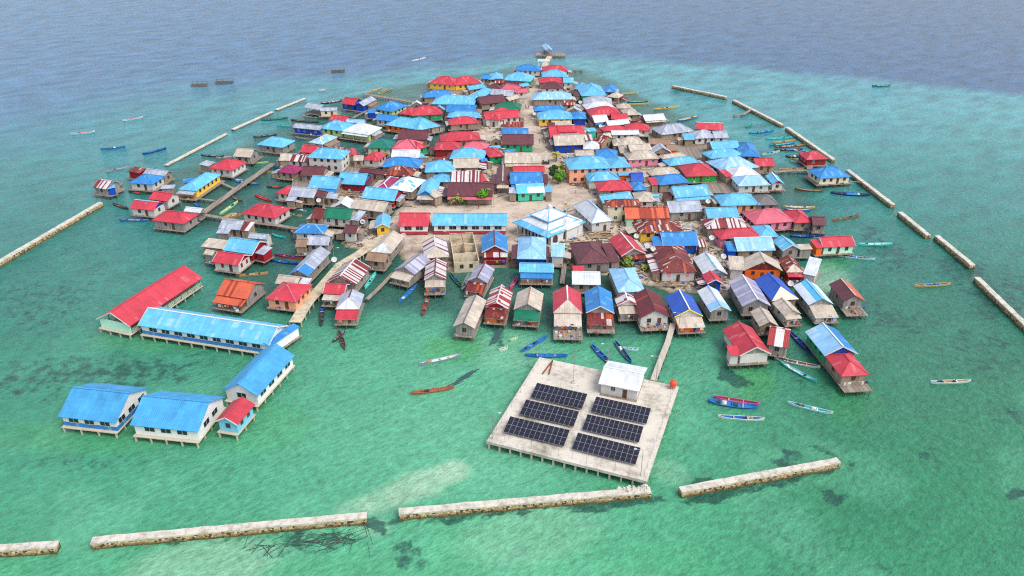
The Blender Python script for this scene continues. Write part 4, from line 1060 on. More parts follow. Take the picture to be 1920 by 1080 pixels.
# ------------------------------------------------------------------ breakwaters
m = NT('rubble_masonry', .95, .1)
tc = m.n('ShaderNodeTexCoord').outputs['Object']
vo = m.n('ShaderNodeTexVoronoi', feature='F1'); vo.inputs['Scale'].default_value = 2.6; m.l(tc, vo.inputs['Vector'])
ve = m.n('ShaderNodeTexVoronoi', feature='DISTANCE_TO_EDGE'); ve.inputs['Scale'].default_value = 2.6; m.l(tc, ve.inputs['Vector'])
c = m.mix(m.sep(vo.outputs['Color'])[0], lin((150, 124, 84)), lin((206, 186, 142)))
c = m.mix(m.math('LESS_THAN', m.sep(vo.outputs['Color'])[1], .16), c, lin((84, 68, 52)))
c = m.mix(m.ramp(ve.outputs['Distance'], [(0, (1, 1, 1)), (.09, (0, 0, 0))]), c, lin((108, 92, 66)))
zz = m.sep(m.geo())[2]
al = m.n('ShaderNodeMapRange'); al.inputs['From Min'].default_value = .75; al.inputs['From Max'].default_value = .2; m.l(zz, al.inputs['Value'])
c = m.mix(m.math('MULTIPLY', al.outputs[0], .85), c, lin((66, 58, 38)))
m.color(c); m.bump(ve.outputs['Distance'], .6, .2); RUBBLE = m.m
def concrete(name, c, dark, sc=.5):
    m = NT(name, .9, .15); tc = m.n('ShaderNodeTexCoord').outputs['Object']
    a = m.noise(tc, sc, 5, .65); b_ = m.noise(tc, sc*7, 3, .7)
    k = m.math('ADD', m.math('MULTIPLY', a, .7), m.math('MULTIPLY', b_, .3))
    m.color(m.ramp(k, [(.34, lin(dark)), (.52, lin(c)), (.7, scl(lin(c), 1.12))])); return m.m
CAP = concrete('weathered_cap_concrete', (190, 183, 170), (140, 132, 120), .9)
DECKC = concrete('pale_deck_concrete', (192, 184, 171), (128, 118, 104), .13)
PIERC = concrete('pier_concrete', (188, 174, 150), (132, 120, 102), .6)
def breakwater(p, label, wd=1.7, h=1.5):
    A = at(p[0], p[1], h); B = at(p[2], p[3], h); d = B-A; L = d.length; mid = (A+B)/2; mid.z = 0
    root = empty('breakwater', mid, math.atan2(d.y, d.x)); tag(root, label, 'breakwater', 'breakwater segments ringing the village')
    rr = random.Random(int(p[0]*7+p[1])); n = max(6, int(L/1.3))
    prof = [(-1.15, -.7), (-.98, .15), (-.84, h-.34), (.84, h-.34), (.98, .15), (1.15, -.7)]
    vs = []; fs = []
    for i in range(n+1):
        x = -L/2+L*i/n
        for y, z in prof: vs.append((x+rr.uniform(-.12, .12), y*wd/1.7+rr.uniform(-.12, .12), z+rr.uniform(-.05, .05)))
    for i in range(n):
        for k in range(5): fs.append((i*6+k, (i+1)*6+k, (i+1)*6+k+1, i*6+k+1))
    fs += [tuple(range(6)), tuple(n*6+k for k in range(5, -1, -1))]
    b = MB(); b.faces(vs, fs); b.obj('rubble_base', RUBBLE, root)
    vs = []; fs = []; cp = [(-.90, h-.36), (-.88, h-.02), (-.80, h), (.80, h), (.88, h-.02), (.90, h-.36)]
    for i in range(n+1):
        x = -L/2-.05+(L+.1)*i/n; wob = rr.uniform(-.06, .06); dz = rr.uniform(-.05, .04)
        for y, z in cp: vs.append((x, y*wd/1.7*rr.uniform(.95, 1.05)+wob, z+dz))
    for i in range(n):
        for k in range(5): fs.append((i*6+k, (i+1)*6+k, (i+1)*6+k+1, i*6+k+1))
    fs += [tuple(range(6)), tuple(n*6+k for k in range(5, -1, -1))]
    b = MB(); b.faces(vs, fs); b.obj('concrete_cap', CAP, root)
for p, lb in (((-70,1031,107,1019), "short breakwater end at the lower left corner"), ((172,1012,687,965), "long breakwater at the bottom, left of centre, beside dark branches"),
              ((748,958,1219,917), "long breakwater at the bottom centre with broken rubble end"), ((1276,917,1572,862), "breakwater at the bottom right with dark weed around its end"),
              ((1832,519,1990,672), "breakwater running off the right edge of the picture"), ((1757,441,1824,496), "short breakwater, third gap up on the right side"),
              ((1688,397,1741,440), "shortest right breakwater between two wide gaps"), ((1590,318,1675,383), "right breakwater beside the lone blue hipped cream house"),
              ((1476,238,1563,298), "right breakwater passing the lone red hipped house"), ((1376,187,1467,233), "far right breakwater with a white heap at its side"),
              ((1261,160,1362,181), "farthest right breakwater near the drop off"), ((-60,523,188,379), "breakwater cut by the left edge of the picture"),
              ((311,309,424,250), "left breakwater with a sunken broken cap"), ((436,242,510,209), "left breakwater just behind the dark green longboat"),
              ((518,205,571,184), "farthest left breakwater near the white workboat")):
    breakwater(p, lb, 1.42, 1.5 if p[1] > 315 or p[0] > 1000 else .7)
# rubble heap on the end of the bottom centre breakwater
b = MB(); rr = random.Random(4)
for _ in range(46):
    t = rr.random()**1.5; q = at(1216-t*55, 915+t*4, 1.5); s_ = rr.uniform(.15, .4)
    a = rr.uniform(0, 3.14); ca, sa = math.cos(a)*s_, math.sin(a)*s_*1.4
    x, y = q.x+rr.uniform(-.2, .2), q.y+rr.uniform(-.7, .7); z = 1.46; h = s_*rr.uniform(.5, 1.0)
    b.faces([(x-ca,y-sa,z),(x+sa,y-ca,z),(x+ca,y+sa,z),(x-sa,y+ca,z),(x-ca*.5,y-sa*.6,z+h),(x+sa*.6,y-ca*.5,z+h*.8),(x+ca*.6,y+sa*.5,z+h*1.1),(x-sa*.5,y+ca*.6,z+h*.9)],
            [(4,5,6,7),(0,1,5,4),(1,2,6,5),(2,3,7,6),(3,0,4,7)])
kind(tag(b.obj('rubble', CAP), "loose broken rubble piled on the breakwater end below the platform", 'rubble'), 'stuff')
# ------------------------------------------------------------------ solar platform
ZD = 2.0
q = [at(1013.5, 670.6, ZD), at(1275.9, 724.8, ZD), at(1209.3, 902.4, ZD), at(910.3, 825.7, ZD)]   # TL TR BR BL
pc = sum(q, Vector())/4; pu = ((q[2]-q[3])+(q[1]-q[0])).normalized(); prz = math.atan2(pu.y, pu.x)
PR = Matrix.Rotation(-prz, 3, 'Z')
def ploc(v): r = Vector(v)-Vector((pc.x, pc.y, 0)); r.rotate(PR); return r
hx = ((q[2]-q[3]).length+(q[1]-q[0]).length)/4; hy = ((q[0]-q[3]).length+(q[1]-q[2]).length)/4
plat = empty('solar_platform', (pc.x, pc.y, 0), prz); tag(plat, "square concrete platform on piles carrying the solar panels", 'platform')
b = MB(); b.box((-hx,-hy,ZD-.25), (hx,hy,ZD)); b.obj('deck', DECKC, plat)
b = MB()
b.box((-hx-.004,-hy-.004,ZD-.62), (hx+.004,-hy+.25,ZD-.255)); b.box((-hx-.004,hy-.25,ZD-.62), (hx+.004,hy+.004,ZD-.255))
b.box((-hx-.004,-hy+.25,ZD-.62), (-hx+.25,hy-.25,ZD-.255)); b.box((hx-.25,-hy+.25,ZD-.62), (hx+.004,hy-.25,ZD-.255))
b.obj('edge_beam', DECKC, plat)
npl = 15
for i in range(npl):
    t = -hx+.4+(2*hx-.8)*i/(npl-1)
    for sy in (-1, -.5, .5, 1): link('pile', PILE, plat, (t, sy*(hy-.35), 0), 0, (1.2, 1.2, ZD-.3))
for i in range(1, npl-1):
    t = -hy+.4+(2*hy-.8)*i/(npl-1)
    for sx in (-1, 1): link('pile', PILE, plat, (sx*(hx-.35), t, 0), 0, (1.2, 1.2, ZD-.3))
CELL = NT('solar_cells', .28, .35)
uv = CELL.uv(); u_, v_, _ = CELL.sep(uv)
g1 = CELL.math('LESS_THAN', CELL.math('FRACT', CELL.math('MULTIPLY', u_, 6)), .06); g2 = CELL.math('LESS_THAN', CELL.math('FRACT', CELL.math('MULTIPLY', v_, 6)), .06)
CELL.color(CELL.mix(CELL.math('MULTIPLY', CELL.math('MAXIMUM', g1, g2), .25), CELL.mix(CELL.rnd(), lin((22, 22, 32)), lin((30, 30, 42))), lin((90, 92, 110))))
ALU = plain('panel_aluminium', (150, 152, 164), .4, .5, .1)
b = MB(); b.box((.008,.008,0), (.992,1.985,.04), 0)
b.box((.03,.03,.03), (.97,.985,.043), 1); b.box((.03,1.0,.03), (.97,1.96,.043), 1)
PANEL = b.mesh('panel', [ALU, CELL.m])
def crop(x, y): return (880+x*.2593, 640+y*.2593)
ARR = (((490,303),(858,378),(812,490),(440,405), "left column, nearest the rusty steel legs"), ((410,420),(797,508),(752,618),(362,527), "left column, middle of three"), ((295,543),(727,640),(685,760),(245,655), "left column, nearest the lower left corner"),
       ((918,398),(1315,487),(1280,598),(878,508), "right column, beside the control house"), ((857,527),(1262,617),(1225,732),(812,637), "right column, middle of three"), ((787,660),(1240,770),(1202,893),(738,777), "right column, nearest the lower right corner"))
for tl, tr, br, bl, lb in ARR:
    a0, a1 = at(*crop(*bl), ZD+.55), at(*crop(*br), ZD+.55); t0, t1 = at(*crop(*tl), ZD+1.55), at(*crop(*tr), ZD+1.55)
    c = (a0+a1+t0+t1)/4; W = ((a1-a0).length+(t1-t0).length)/2
    nc = 12 if lb.startswith('right') or 'lower' in lb else 11
    uu = (a1-a0).normalized(); nn = Vector((-uu.y, uu.x, 0)); Dg = ((t0-a0).dot(nn)+(t1-a1).dot(nn))/2
    root = empty('solar_array', (c.x, c.y, ZD), math.atan2(uu.y, uu.x)); tag(root, "dark solar panel table on the concrete platform, "+lb, 'solar panels', 'solar panel tables')
    tilt = math.atan2(1.0, Dg); Ls = math.hypot(1.0, Dg); sx = W/nc; sy = Ls/4
    for r_ in range(2):
        for k in range(nc):
            o = link('panel', PANEL, root, (-W/2+k*sx, -Dg/2+r_*Dg/2, .55+r_*.5), 0, (sx, sy*1.005, 1)); o.rotation_euler = (tilt, 0, 0)
    b = MB()
    for fy in (.12, .5, .88): b.bar((-W/2+.1, -Dg/2+Dg*fy, .55+fy-.07), (W/2-.1, -Dg/2+Dg*fy, .55+fy-.07), .08)
    b.obj('support_frame', STEEL, root)
    for k in range(5):
        for fy in (.12, .88):
            x = -W/2+.3+(W-.6)*k/4; b = MB(); b.bar((x, -Dg/2+Dg*fy, 0), (x, -Dg/2+Dg*fy, .5+fy), .09); b.obj('leg', STEEL, root)
# things standing on the platform
ORANGE = plain('orange_plastic', (226, 66, 30), .4, .4, var=.15); RUSTM = plain('rusted_steel', (124, 66, 44), .85, .2, var=.5, sc=3)
tp = at(1261, 728, ZD); t_ = empty('water_tank', tp); tag(t_, "round orange water tank on a stand at the platform corner", 'water tank')
b = MB(); prof = [(.5, .7), (.85, .78), (.92, 1.0), (.88, 1.15), (.92, 1.3), (.88, 1.5), (.92, 1.7), (.8, 2.0), (.45, 2.25), (.3, 2.3), (.3, 2.42), (.05, 2.45)]
n_ = 20; vs = [(r*math.cos(2*math.pi*k/n_), r*math.sin(2*math.pi*k/n_), z) for r, z in [(r*.8, .7+(z-.7)*.8) for r, z in prof] for k in range(n_)]
b.faces(vs, [(i*n_+k, i*n_+(k+1) % n_, (i+1)*n_+(k+1) % n_, (i+1)*n_+k) for i in range(len(prof)-1) for k in range(n_)]+[tuple(range(n_-1, -1, -1)), tuple((len(prof)-1)*n_+k for k in range(n_))])
b.obj('tank', ORANGE, t_, smooth=True)
b = MB()
for k in range(4):
    x, y = .55*math.cos(k*1.571+.78), .55*math.sin(k*1.571+.78); b.bar((x, y, 0), (x, y, .7), .1)
b.box((-.62,-.62,.6), (.62,.62,.7)); b.obj('stand', STEEL, t_)
b = MB(); ap = at(1036, 677, ZD)
for fx, fy in ((1017, 702), (1029, 703)):
    f_ = at(fx, fy, ZD); b.bar(ap-pc+Vector((0, 0, .12)), f_-pc+Vector((0, 0, .12)), .24, .2)
tag(b.obj('steel_legs', RUSTM, None, pc), "rusty V shaped steel legs lying at the platform's upper left corner", 'steel frame')
def lamp(px, py, h, lean, label, z=ZD, name='street_lamp', arm=1.4):
    p0 = at(px, py, z); r = empty(name, p0, 0); tag(r, label, 'lamp post', 'lamp posts')
    b = MB(); b.tube([(0, 0, 0), (0, 0, h)], [.07, .045], 6); b.obj('pole', STEEL, r)
    b = MB(); b.bar((0, 0, h-.05), (lean*arm, -.1, h+.22), .06); b.obj('arm', STEEL, r)
    b = MB(); b.box((lean*arm-.28, -.22, h+.2), (lean*arm+.28, .06, h+.28)); b.obj('lamp_head', DISHM, r)
lamp(924, 822, 6.0, 1, "lamp post at the lower left corner of the solar platform")
lamp(1201, 893, 6.2, -1, "lamp post at the lower right corner of the solar platform")
lamp(1230, 714, 6.2, -1, "lamp post where the plank walkway meets the solar platform")
lamp(1139, 690, 6.2, -1, "lamp post behind the control house on the solar platform")
b = MB(); p0 = at(1075, 718, ZD); r = empty('mast', p0); tag(r, "tall thin lightning mast on the upper part of the solar platform", 'mast')
b.tube([(0, 0, 0), (0, 0, 10.5)], [.07, .03], 6); b.obj('pole', STEEL, r)
b = MB(); b.box((-.4,-.4,0), (.4,.4,.35)); b.obj('footing', DECKC, r)
c0 = at(1186, 706, ZD); b = MB(); b.box((-.8,-.7,0), (.8,.7,2.2)); b.box((-.9,-.8,2.2), (.9,.8,2.3))
tag(b.obj('cabinet', DISHM, None, c0, prz), "white cabinet standing behind the control house", 'cabinet')
fr = empty('wire_fence', (pc.x, pc.y, ZD), prz); tag(fr, "thin wire fence on slender posts round the solar platform", 'fence')
_p = MB(); _p.tube([(0, 0, 0), (0, 0, 1.9)], .028, 5); FPOST = _p.mesh('fence_post', STEEL)
ring = [(-hx+.7,-hy+.9), (hx-.7,-hy+.9), (hx-.7,hy-.7), (-hx+.7,hy-.7)]
b = MB()
for k in range(4):
    a_, b_ = Vector((*ring[k], 0)), Vector((*ring[(k+1) % 4], 0)); nn_ = 11
    if k != 2: 
        for z in (.6, 1.2, 1.8): b.bar(a_+Vector((0, 0, z)), b_+Vector((0, 0, z)), .012)
    for i in range(nn_):
        if k == 2 and 3 < i < 9: continue
        link('fence_post', FPOST, fr, a_.lerp(b_, i/nn_))
b.obj('wire', STEEL, fr)
house((1122, 719, 1199, 734, 687, 'g', 'S2', 'w', "white control house with curved zinc roof on the solar platform", {'n': 'control_house', 'c': 'building', 's': .3, 'fz': ZD+.02, 'e': ZD+2.75, 'land': True, 'cap': 'W'}), 3)
# jetty pavilion
house((1023, 94.6, 1036.6, 94.2, 81.5, 'f', 'P', 's', "pale blue roofed open pavilion at the head of the far jetty", {'n': 'pavilion', 'c': 'pavilion', 'open': 1, 'fz': 1.75, 'e': 4.4, 'land': True}), 3)
# ------------------------------------------------------------------ mosque
ez = 4.2
A, B, Cc = at(960, 417, ez), at(1026, 446, ez), at(1095, 415, ez)
u = (B-A).normalized(); W = (B-A).length; n = Vector((-u.y, u.x, 0)); D = abs((Cc-B).dot(n))
ctr = A+u*(W/2)+n*(D/2); ctr.z = .5
mq = empty('mosque', ctr, math.atan2(u.y, u.x)); tag(mq, "white mosque with two tier pyramid roof and small dome on the plaza", 'mosque')
X, Y = W/2, D/2; e0 = ez-.5
def frustum(b, x0, y0, z0, x1, y1, z1, t=.16):
    vs = [(-x0,-y0,z0),(x0,-y0,z0),(x0,y0,z0),(-x0,y0,z0),(-x1,-y1,z1),(x1,-y1,z1),(x1,y1,z1),(-x1,y1,z1)]
    b.slab(vs, [(0,1,5,4),(1,2,6,5),(2,3,7,6),(3,0,4,7)], t)
sk = 2.0; t1x, t1y = X*.40, Y*.40
b = MB(); frustum(b, X, Y, e0, X-sk, Y-sk, e0+sk*.42); b.obj('skirt_roof', MATS['L'], mq)
b = MB(); frustum(b, X-sk+.05, Y-sk+.05, e0+sk*.42+.1, t1x, t1y, e0+sk*.42+.1+(X-sk-t1x)*.5); b.obj('main_roof', MATS['W'], mq)
zt = e0+sk*.42+.1+(X-sk-t1x)*.5
b = MB(); b.box((-t1x,-t1y,zt-.1), (t1x,t1y,zt+.7)); b.obj('lantern_wall', WHITE, mq)
b = MB(); frustum(b, t1x+.9, t1y+.9, zt+.35, .25, .25, zt+.35+(t1x+.6)*.62); ur = b.obj('upper_roof', MATS['W'], mq)
za = zt+.35+(t1x+.6)*.62
b = MB()
for sx, sy in ((-1,-1),(1,-1),(1,1),(-1,1)):
    b.bar((sx*(t1x+.9), sy*(t1y+.9), zt+.38), (0, 0, za+.04), .28, .1)
    b.bar((sx*X, sy*Y, e0+.05), (sx*t1x, sy*t1y, zt+.04), .3, .1)
for (ax, ay), (bx, by) in (((-1,-1),(1,-1)),((1,-1),(1,1)),((1,1),(-1,1)),((-1,1),(-1,-1))):
    b.bar((ax*(t1x+.93), ay*(t1y+.93), zt+.36), (bx*(t1x+.93), by*(t1y+.93), zt+.36), .2, .2)
b.obj('hip_trim', MATS['L'], ur)
b = MB(); vs = []
for i in range(9):
    a = math.pi*i/8*.5+.0; r_ = .75*math.cos(a) if i < 8 else .02; vs += [(r_*math.cos(k*.524), r_*math.sin(k*.524), za+.25+.95*math.sin(a)) for k in range(12)]
b.faces(vs, [(i*12+k, i*12+(k+1) % 12, (i+1)*12+(k+1) % 12, (i+1)*12+k) for i in range(8) for k in range(12)])
b.tube([(0, 0, za-.3), (0, 0, za+.3)], .8, 12); b.tube([(0, 0, za+1.1), (0, 0, za+2.0)], [.06, .02], 6)
b.obj('dome', DISHM, ur, smooth=False)
b = MB(); b.box((-X+2.2,-Y+2.2,.02), (X-.6,Y-.6,e0+.6)); b.obj('wall', WHITE, mq)
ARCHM = plain('arch_shade_panel', (74, 62, 54), .8, .2, var=.4, sc=2)  # dark panel colour that paints in the shade inside the arches
def arch(w, h):
    b = MB(); pr = [(-w/2, 0), (w/2, 0), (w/2, h-w/2)] + [(w/2*math.cos(a), h-w/2+w/2*math.sin(a)) for a in (R(45), R(90), R(135))] + [(-w/2, h-w/2)]
    b.prism(pr, 'y', -.05, .05); return b
for k in range(5):
    x = -X+1.8+(2*X-3.2)*k/4
    b = MB(); b.box((x-.2,-Y+.5,.02), (x+.2,-Y+.9,e0+.1)); b.obj('veranda_column', WHITE, mq)
    if k < 4: arch(2.2, 2.6).obj('arch_window', ARCHM, mq, (x+(2*X-3.2)/8, -Y+2.17, .5))
for k in range(3): arch(2.0, 2.5).obj('arch_window', ARCHM, mq, (X-.58, -Y+4+k*4.4, .6), math.pi/2)
b = MB(); b.box((-X+.3,-Y+.4,.0), (X-.4,Y-.4,.25)); b.obj('floor_slab', DECKC, mq)
pp = at(1061, 452, .6); off = pp-ctr; off.rotate(Matrix.Rotation(-mq.rotation_euler[2], 3, 'Z'))
ox, oy = off.x, off.y+2.6
b = MB(); b.box((ox-4.6,oy-2.4,0), (ox,oy+2.4,e0+.2)); b.obj('porch_wall', WHITE, mq)
b = MB(); vs = [(ox-5.1,oy-2.9,e0+.2),(ox+.5,oy-2.9,e0+.2),(ox+.5,oy+2.9,e0+.2),(ox-5.1,oy+2.9,e0+.2),(ox-2.3,oy,e0+2.1)]
b.slab(vs, [(0,1,4),(1,2,4),(2,3,4),(3,0,4)], .15); b.obj('porch_roof', MATS['W'], mq)
b = MB(); b.tube([(ox-2.3, oy, e0+2.0), (ox-2.3, oy, e0+3.6)], [.08, .03], 6); b.obj('spire', STEEL, mq)
# ------------------------------------------------------------------ roofless shell
A, B = at(852, 509, .5), at(899, 506, .5); u = (B-A).normalized(); W = (B-A).length; n = Vector((-u.y, u.x, 0))
D = 9.0
while proj(A+n*D+Vector((0, 0, 3.0)))[1] > 438 and D < 30: D += .1
c = A+u*(W/2)+n*(D/2); c.z = .45
sh = empty('unfinished_house', c, math.atan2(u.y, u.x)); tag(sh, "roofless unfinished concrete house with bare cross walls", 'house')
X, Y = W/2, D/2; NM = concrete('raw_cement_render', (198, 186, 160), (150, 136, 112), .5)
b = MB(); h = 3.0
b.box((-X,-Y,-.6), (X,-Y+.18,h-.3)); b.box((-X,Y-.18,-.4), (X,Y,h)); b.box((-X,-Y+.18,-.4), (-X+.18,Y-.18,h-.1)); b.box((X-.18,-Y+.18,-.4), (X,Y-.18,h-.1)); b.obj('wall', NM, sh)
b = MB(); b.box((-X+.18,-Y+D*.27,.1), (X-.18,-Y+D*.27+.15,h)); b.box((-X+.18,-Y+D*.62,.1), (X-.18,-Y+D*.62+.15,h-.2)); b.box((-.07,-Y+D*.27+.15,.1), (.07,-Y+D*.62,h-.3)); b.obj('partition', NM, sh)
b = MB(); b.box((-X+.18,-Y+.18,.0), (X-.18,Y-.18,.1)); b.obj('floor', NM, sh)
b = MB()
b.bar((0, -Y+D*.27, h+.1), (0, Y-.1, h+.3), .16)
for k in range(4):
    y = -Y+D*.3+k*D*.22; b.bar((-X+.1, y, h-.1), (0, y+.4, h+.2), .09); b.bar((X-.1, y, h-.1), (0, y+.4, h+.2), .09)
b.obj('roof_beam', RUSTM, sh)
for x in (-1.4, 1.2):
    o = link('window', WIN['b'][2], sh, (x, -Y-.02, .9))
# ------------------------------------------------------------------ walkways, piers and the far jetty
def walkway(pts, wd, label, z=1.5, conc=False, pale=False, name='walkway', th=.16, step=3.2, posts=True, cat=None):
    W3 = [at(px, py, z) for px, py in pts]; c = sum(W3, Vector())/len(W3); c.z = 0
    root = empty(name, c); tag(root, label, cat or name, None)
    vs = []; L = 0
    for i, p in enumerate(W3):
        d = (W3[min(i+1, len(W3)-1)]-W3[max(i-1, 0)]); d.z = 0; d.normalize(); r = Vector((d.y, -d.x, 0))*wd/2
        vs += [p-c-r, p-c+r]
    b = MB(); b.slab(vs, [(2*i, 2*i+1, 2*i+3, 2*i+2) for i in range(len(W3)-1)], th); b.obj('deck', PIERC if conc else PALEW if pale else WOOD, root)
    if not posts: return root
    for i in range(len(W3)-1):
        d = W3[i+1]-W3[i]; L = d.length; d.normalize(); r = Vector((d.y, -d.x, 0))*(wd/2-.1)
        for k in range(max(1, int(L/step))+1):
            p = W3[i]+d*min(k*step+.3, L)
            for sgn in (-1, 1):
                link('post', PILE if conc else STILT, root, (p.x+sgn*r.x-c.x, p.y+sgn*r.y-c.y, 0), 0, (1, 1, z-th+.02))
    return root
walkway([(380,399),(446,352),(512,306)], 2.3, "long straight grey walkway on posts, upper left water", z=1.6, name='pier')
walkway([(381,402),(450,414),(520,422),(560,429)], 1.6, "plank walkway running right behind the grey zinc plank house", z=1.52)
walkway([(553,604),(576,567),(601,540),(638,496),(672,476),(703,456),(722,441)], 3.1, "broad pale concrete pier from the school blocks to the plaza", z=1.42, conc=True, name='pier')
walkway([(688,561),(712,538),(738,511)], 1.1, "narrow plank walkway behind the silver gable with red porch", z=1.3)
walkway([(1225,713),(1240,672),(1252,642),(1262,606)], 1.35, "slender plank walkway joining the solar platform to the village", z=1.7, pale=True)
walkway([(683,176),(740,185),(785,193)], 2.2, "far left pier with two wooden canoes moored behind", z=1.6, name='pier')
walkway([(661,221),(686,208)], 1.3, "short walkway to the blue walled red roof, far left", z=1.45)
walkway([(405,338),(440,354)], 1.0, "rickety side walkway from yellow walled house to left pier", z=1.35)
walkway([(362,371),(404,376)], .9, "thin plank path from the yellow house porch to the pier", z=1.3)
walkway([(1451,322),(1480,320),(1516,319)], 1.5, "plank walkway out to the lone red hipped house", z=1.5)
walkway([(1518,317),(1520,304)], 1.9, "short white ramp up to the lone red hipped house", z=1.56)
walkway([(1516,321),(1538,347)], 1.5, "short walkway along the lone blue hipped cream house", z=1.46)
walkway([(1059,487),(1057,508),(1054,531)], 1.3, "plank causeway between mosque yard and crimson front gable", z=1.1)
walkway([(201,367),(226,343)], 1.6, "short pale pier beside the leftmost patched zinc shack", z=1.2)
walkway([(1066,131),(1095,130)], 2.0, "short pale pier behind the first red hip at the far shore", z=1.3, name='pier')
walkway([(1030.5,105.5),(1024,116),(1016,131)], 3.0, "far jetty approach from the street to its wide head", z=1.65, conc=True, name='jetty_walkway', cat='jetty')
walkway([(1005.5,100.8),(1060.5,102)], 7.5, "wide wooden jetty head far out at the reef edge", z=1.6, name='jetty', cat='jetty', th=.5)
walkway([(1376,215),(1395,214),(1408,205)], 1.2, "rickety pole walkway poking into the right hand water", z=1.4)
walkway([(1556,337),(1612,341)], .5, "single log gangway from cream house to breakwater", z=1.5)
A, B = at(1009, 127.5, 1.4), at(1028.5, 128, 1.4); d = B-A; L = d.length
gt = empty('gateway', (A+B)/2, math.atan2(d.y, d.x)); tag(gt, "white painted gateway over the start of the far jetty", 'gateway')
for sx in (-1, 1):
    for k in range(2): b = MB(); b.box((sx*(L/2-.3)-.25,-.3+k*1.6,0), (sx*(L/2-.3)+.25,.2+k*1.6,3.4)); b.obj('pillar', WHITE, gt)
b = MB(); b.box((-L/2-.4,-.5,3.4), (L/2+.4,1.8,4.1)); b.obj('lintel', WHITE, gt)
# ------------------------------------------------------------------ boats: long narrow double ended canoes
BC = dict(blue=(44, 108, 170), teal=(60, 170, 168), white=(196, 198, 194), yellow=(188, 162, 96), red=(190, 52, 50), dark=(62, 62, 66), wood=(176, 144, 98), green=(34, 110, 90),
          pink=(196, 84, 138), lime=(158, 190, 136), orange=(150, 92, 72), grey=(140, 142, 146), navy=(36, 60, 134), brown=(112, 84, 70), mar=(140, 58, 60), turq=(92, 196, 186), pale=(176, 196, 200))
BM = {k: plain('boat_paint_'+k, c, .6, .3, var=.35, sc=1.2) for k, c in BC.items()}
CARGO = [plain('tarpaulin_blue', (40, 84, 170), .7, .2, var=.3), plain('engine_metal', (60, 62, 66), .5, .4), plain('crate_wood', (160, 128, 92), .8, .2, var=.4), plain('net_heap', (58, 82, 82), .95, .1, var=.5), plain('sack_white', (206, 204, 196), .85, .1, var=.3)]
def boat(x0, y0, x1, y1, ho, hi, label, wf=None, cargo=1, name='canoe', cover=None, seed=None):
    A = at(x0, y0, .35); B = at(x1, y1, .35); d = B-A; L = max(d.length, 2.2); mid = (A+B)/2; mid.z = 0
    rr = random.Random(int(x0*3+y0)); wd = wf or min(1.5, max(.85, L*.115))
    root = empty(name, mid, math.atan2(d.y, d.x)); tag(root, label, 'boat', 'boats around the village')
    n = 14; prof = []; V = []
    for i in range(n+1):
        t = i/n*2-1
        hw = wd/2*(1-abs(t)**2.6)**.8 + .03; sheer = .42+.34*abs(t)**3; keel = -.22+.30*abs(t)**4
        x = t*L/2
        V += [(x, -hw, sheer), (x, -hw*.72, keel+.12), (x, 0, keel), (x, hw*.72, keel+.12), (x, hw, sheer)]
    b = MB(); fs = []
    for i in range(n):
        for k in range(4): fs.append((i*5+k, i*5+k+1, (i+1)*5+k+1, (i+1)*5+k))
    fs += [(0, 4, 3, 2, 1), tuple(n*5+k for k in range(5))]
    b.faces(V, fs, 0); b.obj('hull', BM[ho], root)
    b = MB(); V = []; fs = []
    for i in range(n+1):
        t = i/n*2-1; hw = max(.01, wd/2*(1-abs(t)**2.6)**.8-.06); sheer = .42+.34*abs(t)**3; f = .12+.5*abs(t)**5
        x = t*(L/2-.12); V += [(x, -hw, sheer-.01), (x, -hw*.8, min(f, sheer-.03)), (x, hw*.8, min(f, sheer-.03)), (x, hw, sheer-.01)]
    for i in range(n):
        for k in range(3): fs.append((i*4+k, (i+1)*4+k, (i+1)*4+k+1, i*4+k+1))
    b.faces(V, fs); b.obj('inside', BM[hi], root)
    b = MB()
    for sg in (-1, 1):
        pts = []
        for i in range(n+1):
            t = i/n*2-1; pts.append((t*L/2, sg*(wd/2*(1-abs(t)**2.6)**.8+.02), .44+.34*abs(t)**3))
        for p_, q_ in zip(pts, pts[1:]): b.bar(p_, q_, .1, .07)
    b.obj('gunwale', BM[ho], root)
    for i in range(max(2, int(L/3.2))):
        t = -.62+1.24*(i+.5)/max(2, int(L/3.2)); hw = wd/2*(1-abs(t)**2.6)**.8-.02
        b = MB(); b.box((t*L/2-.13,-hw,.34), (t*L/2+.13,hw,.39)); b.obj('seat', BM[ho if i % 2 else 'wood'], root)
    if cover:
        b = MB(); V = []; fs = []
        for i in range(6):
            x = -L*.1+i*L*.26/5; hh = .55+rr.uniform(0, .25); V += [(x, -wd*.44, .42), (x, -wd*.2, hh), (x, wd*.2, hh-.05), (x, wd*.44, .42)]
        for i in range(5):
            for k in range(3): fs.append((i*4+k, (i+1)*4+k, (i+1)*4+k+1, i*4+k+1))
        b.faces(V, fs+[(0,1,2,3), (23,22,21,20)]); b.obj('cover', BM[cover], root)
    for j in range(cargo):
        t = rr.choice((-.55, -.3, .12, .4))+rr.uniform(-.06, .06); hw = wd/2*.62
        b = MB(); x = t*L/2; s_ = rr.uniform(.28, .5)
        if j == 0:
            b.box((x-s_*.6,-hw*.6,.16), (x+s_*.6,hw*.6,.62)); b.tube([(x, 0, .6), (x+.2, 0, .9)], .07, 6); b.bar((x, 0, .55), (x-1.3, .25, .3), .05); b.obj('engine', CARGO[1], root)
        else:
            b.box((x-s_,-hw,.15), (x+s_,hw*.8,.5+s_*.3)); b.box((x-s_*.4,-hw*.7,.5+s_*.3), (x+s_*.5,hw*.3,.68+s_*.3)); b.obj('cargo', CARGO[(j+int(x0)) % 5], root)
    return root
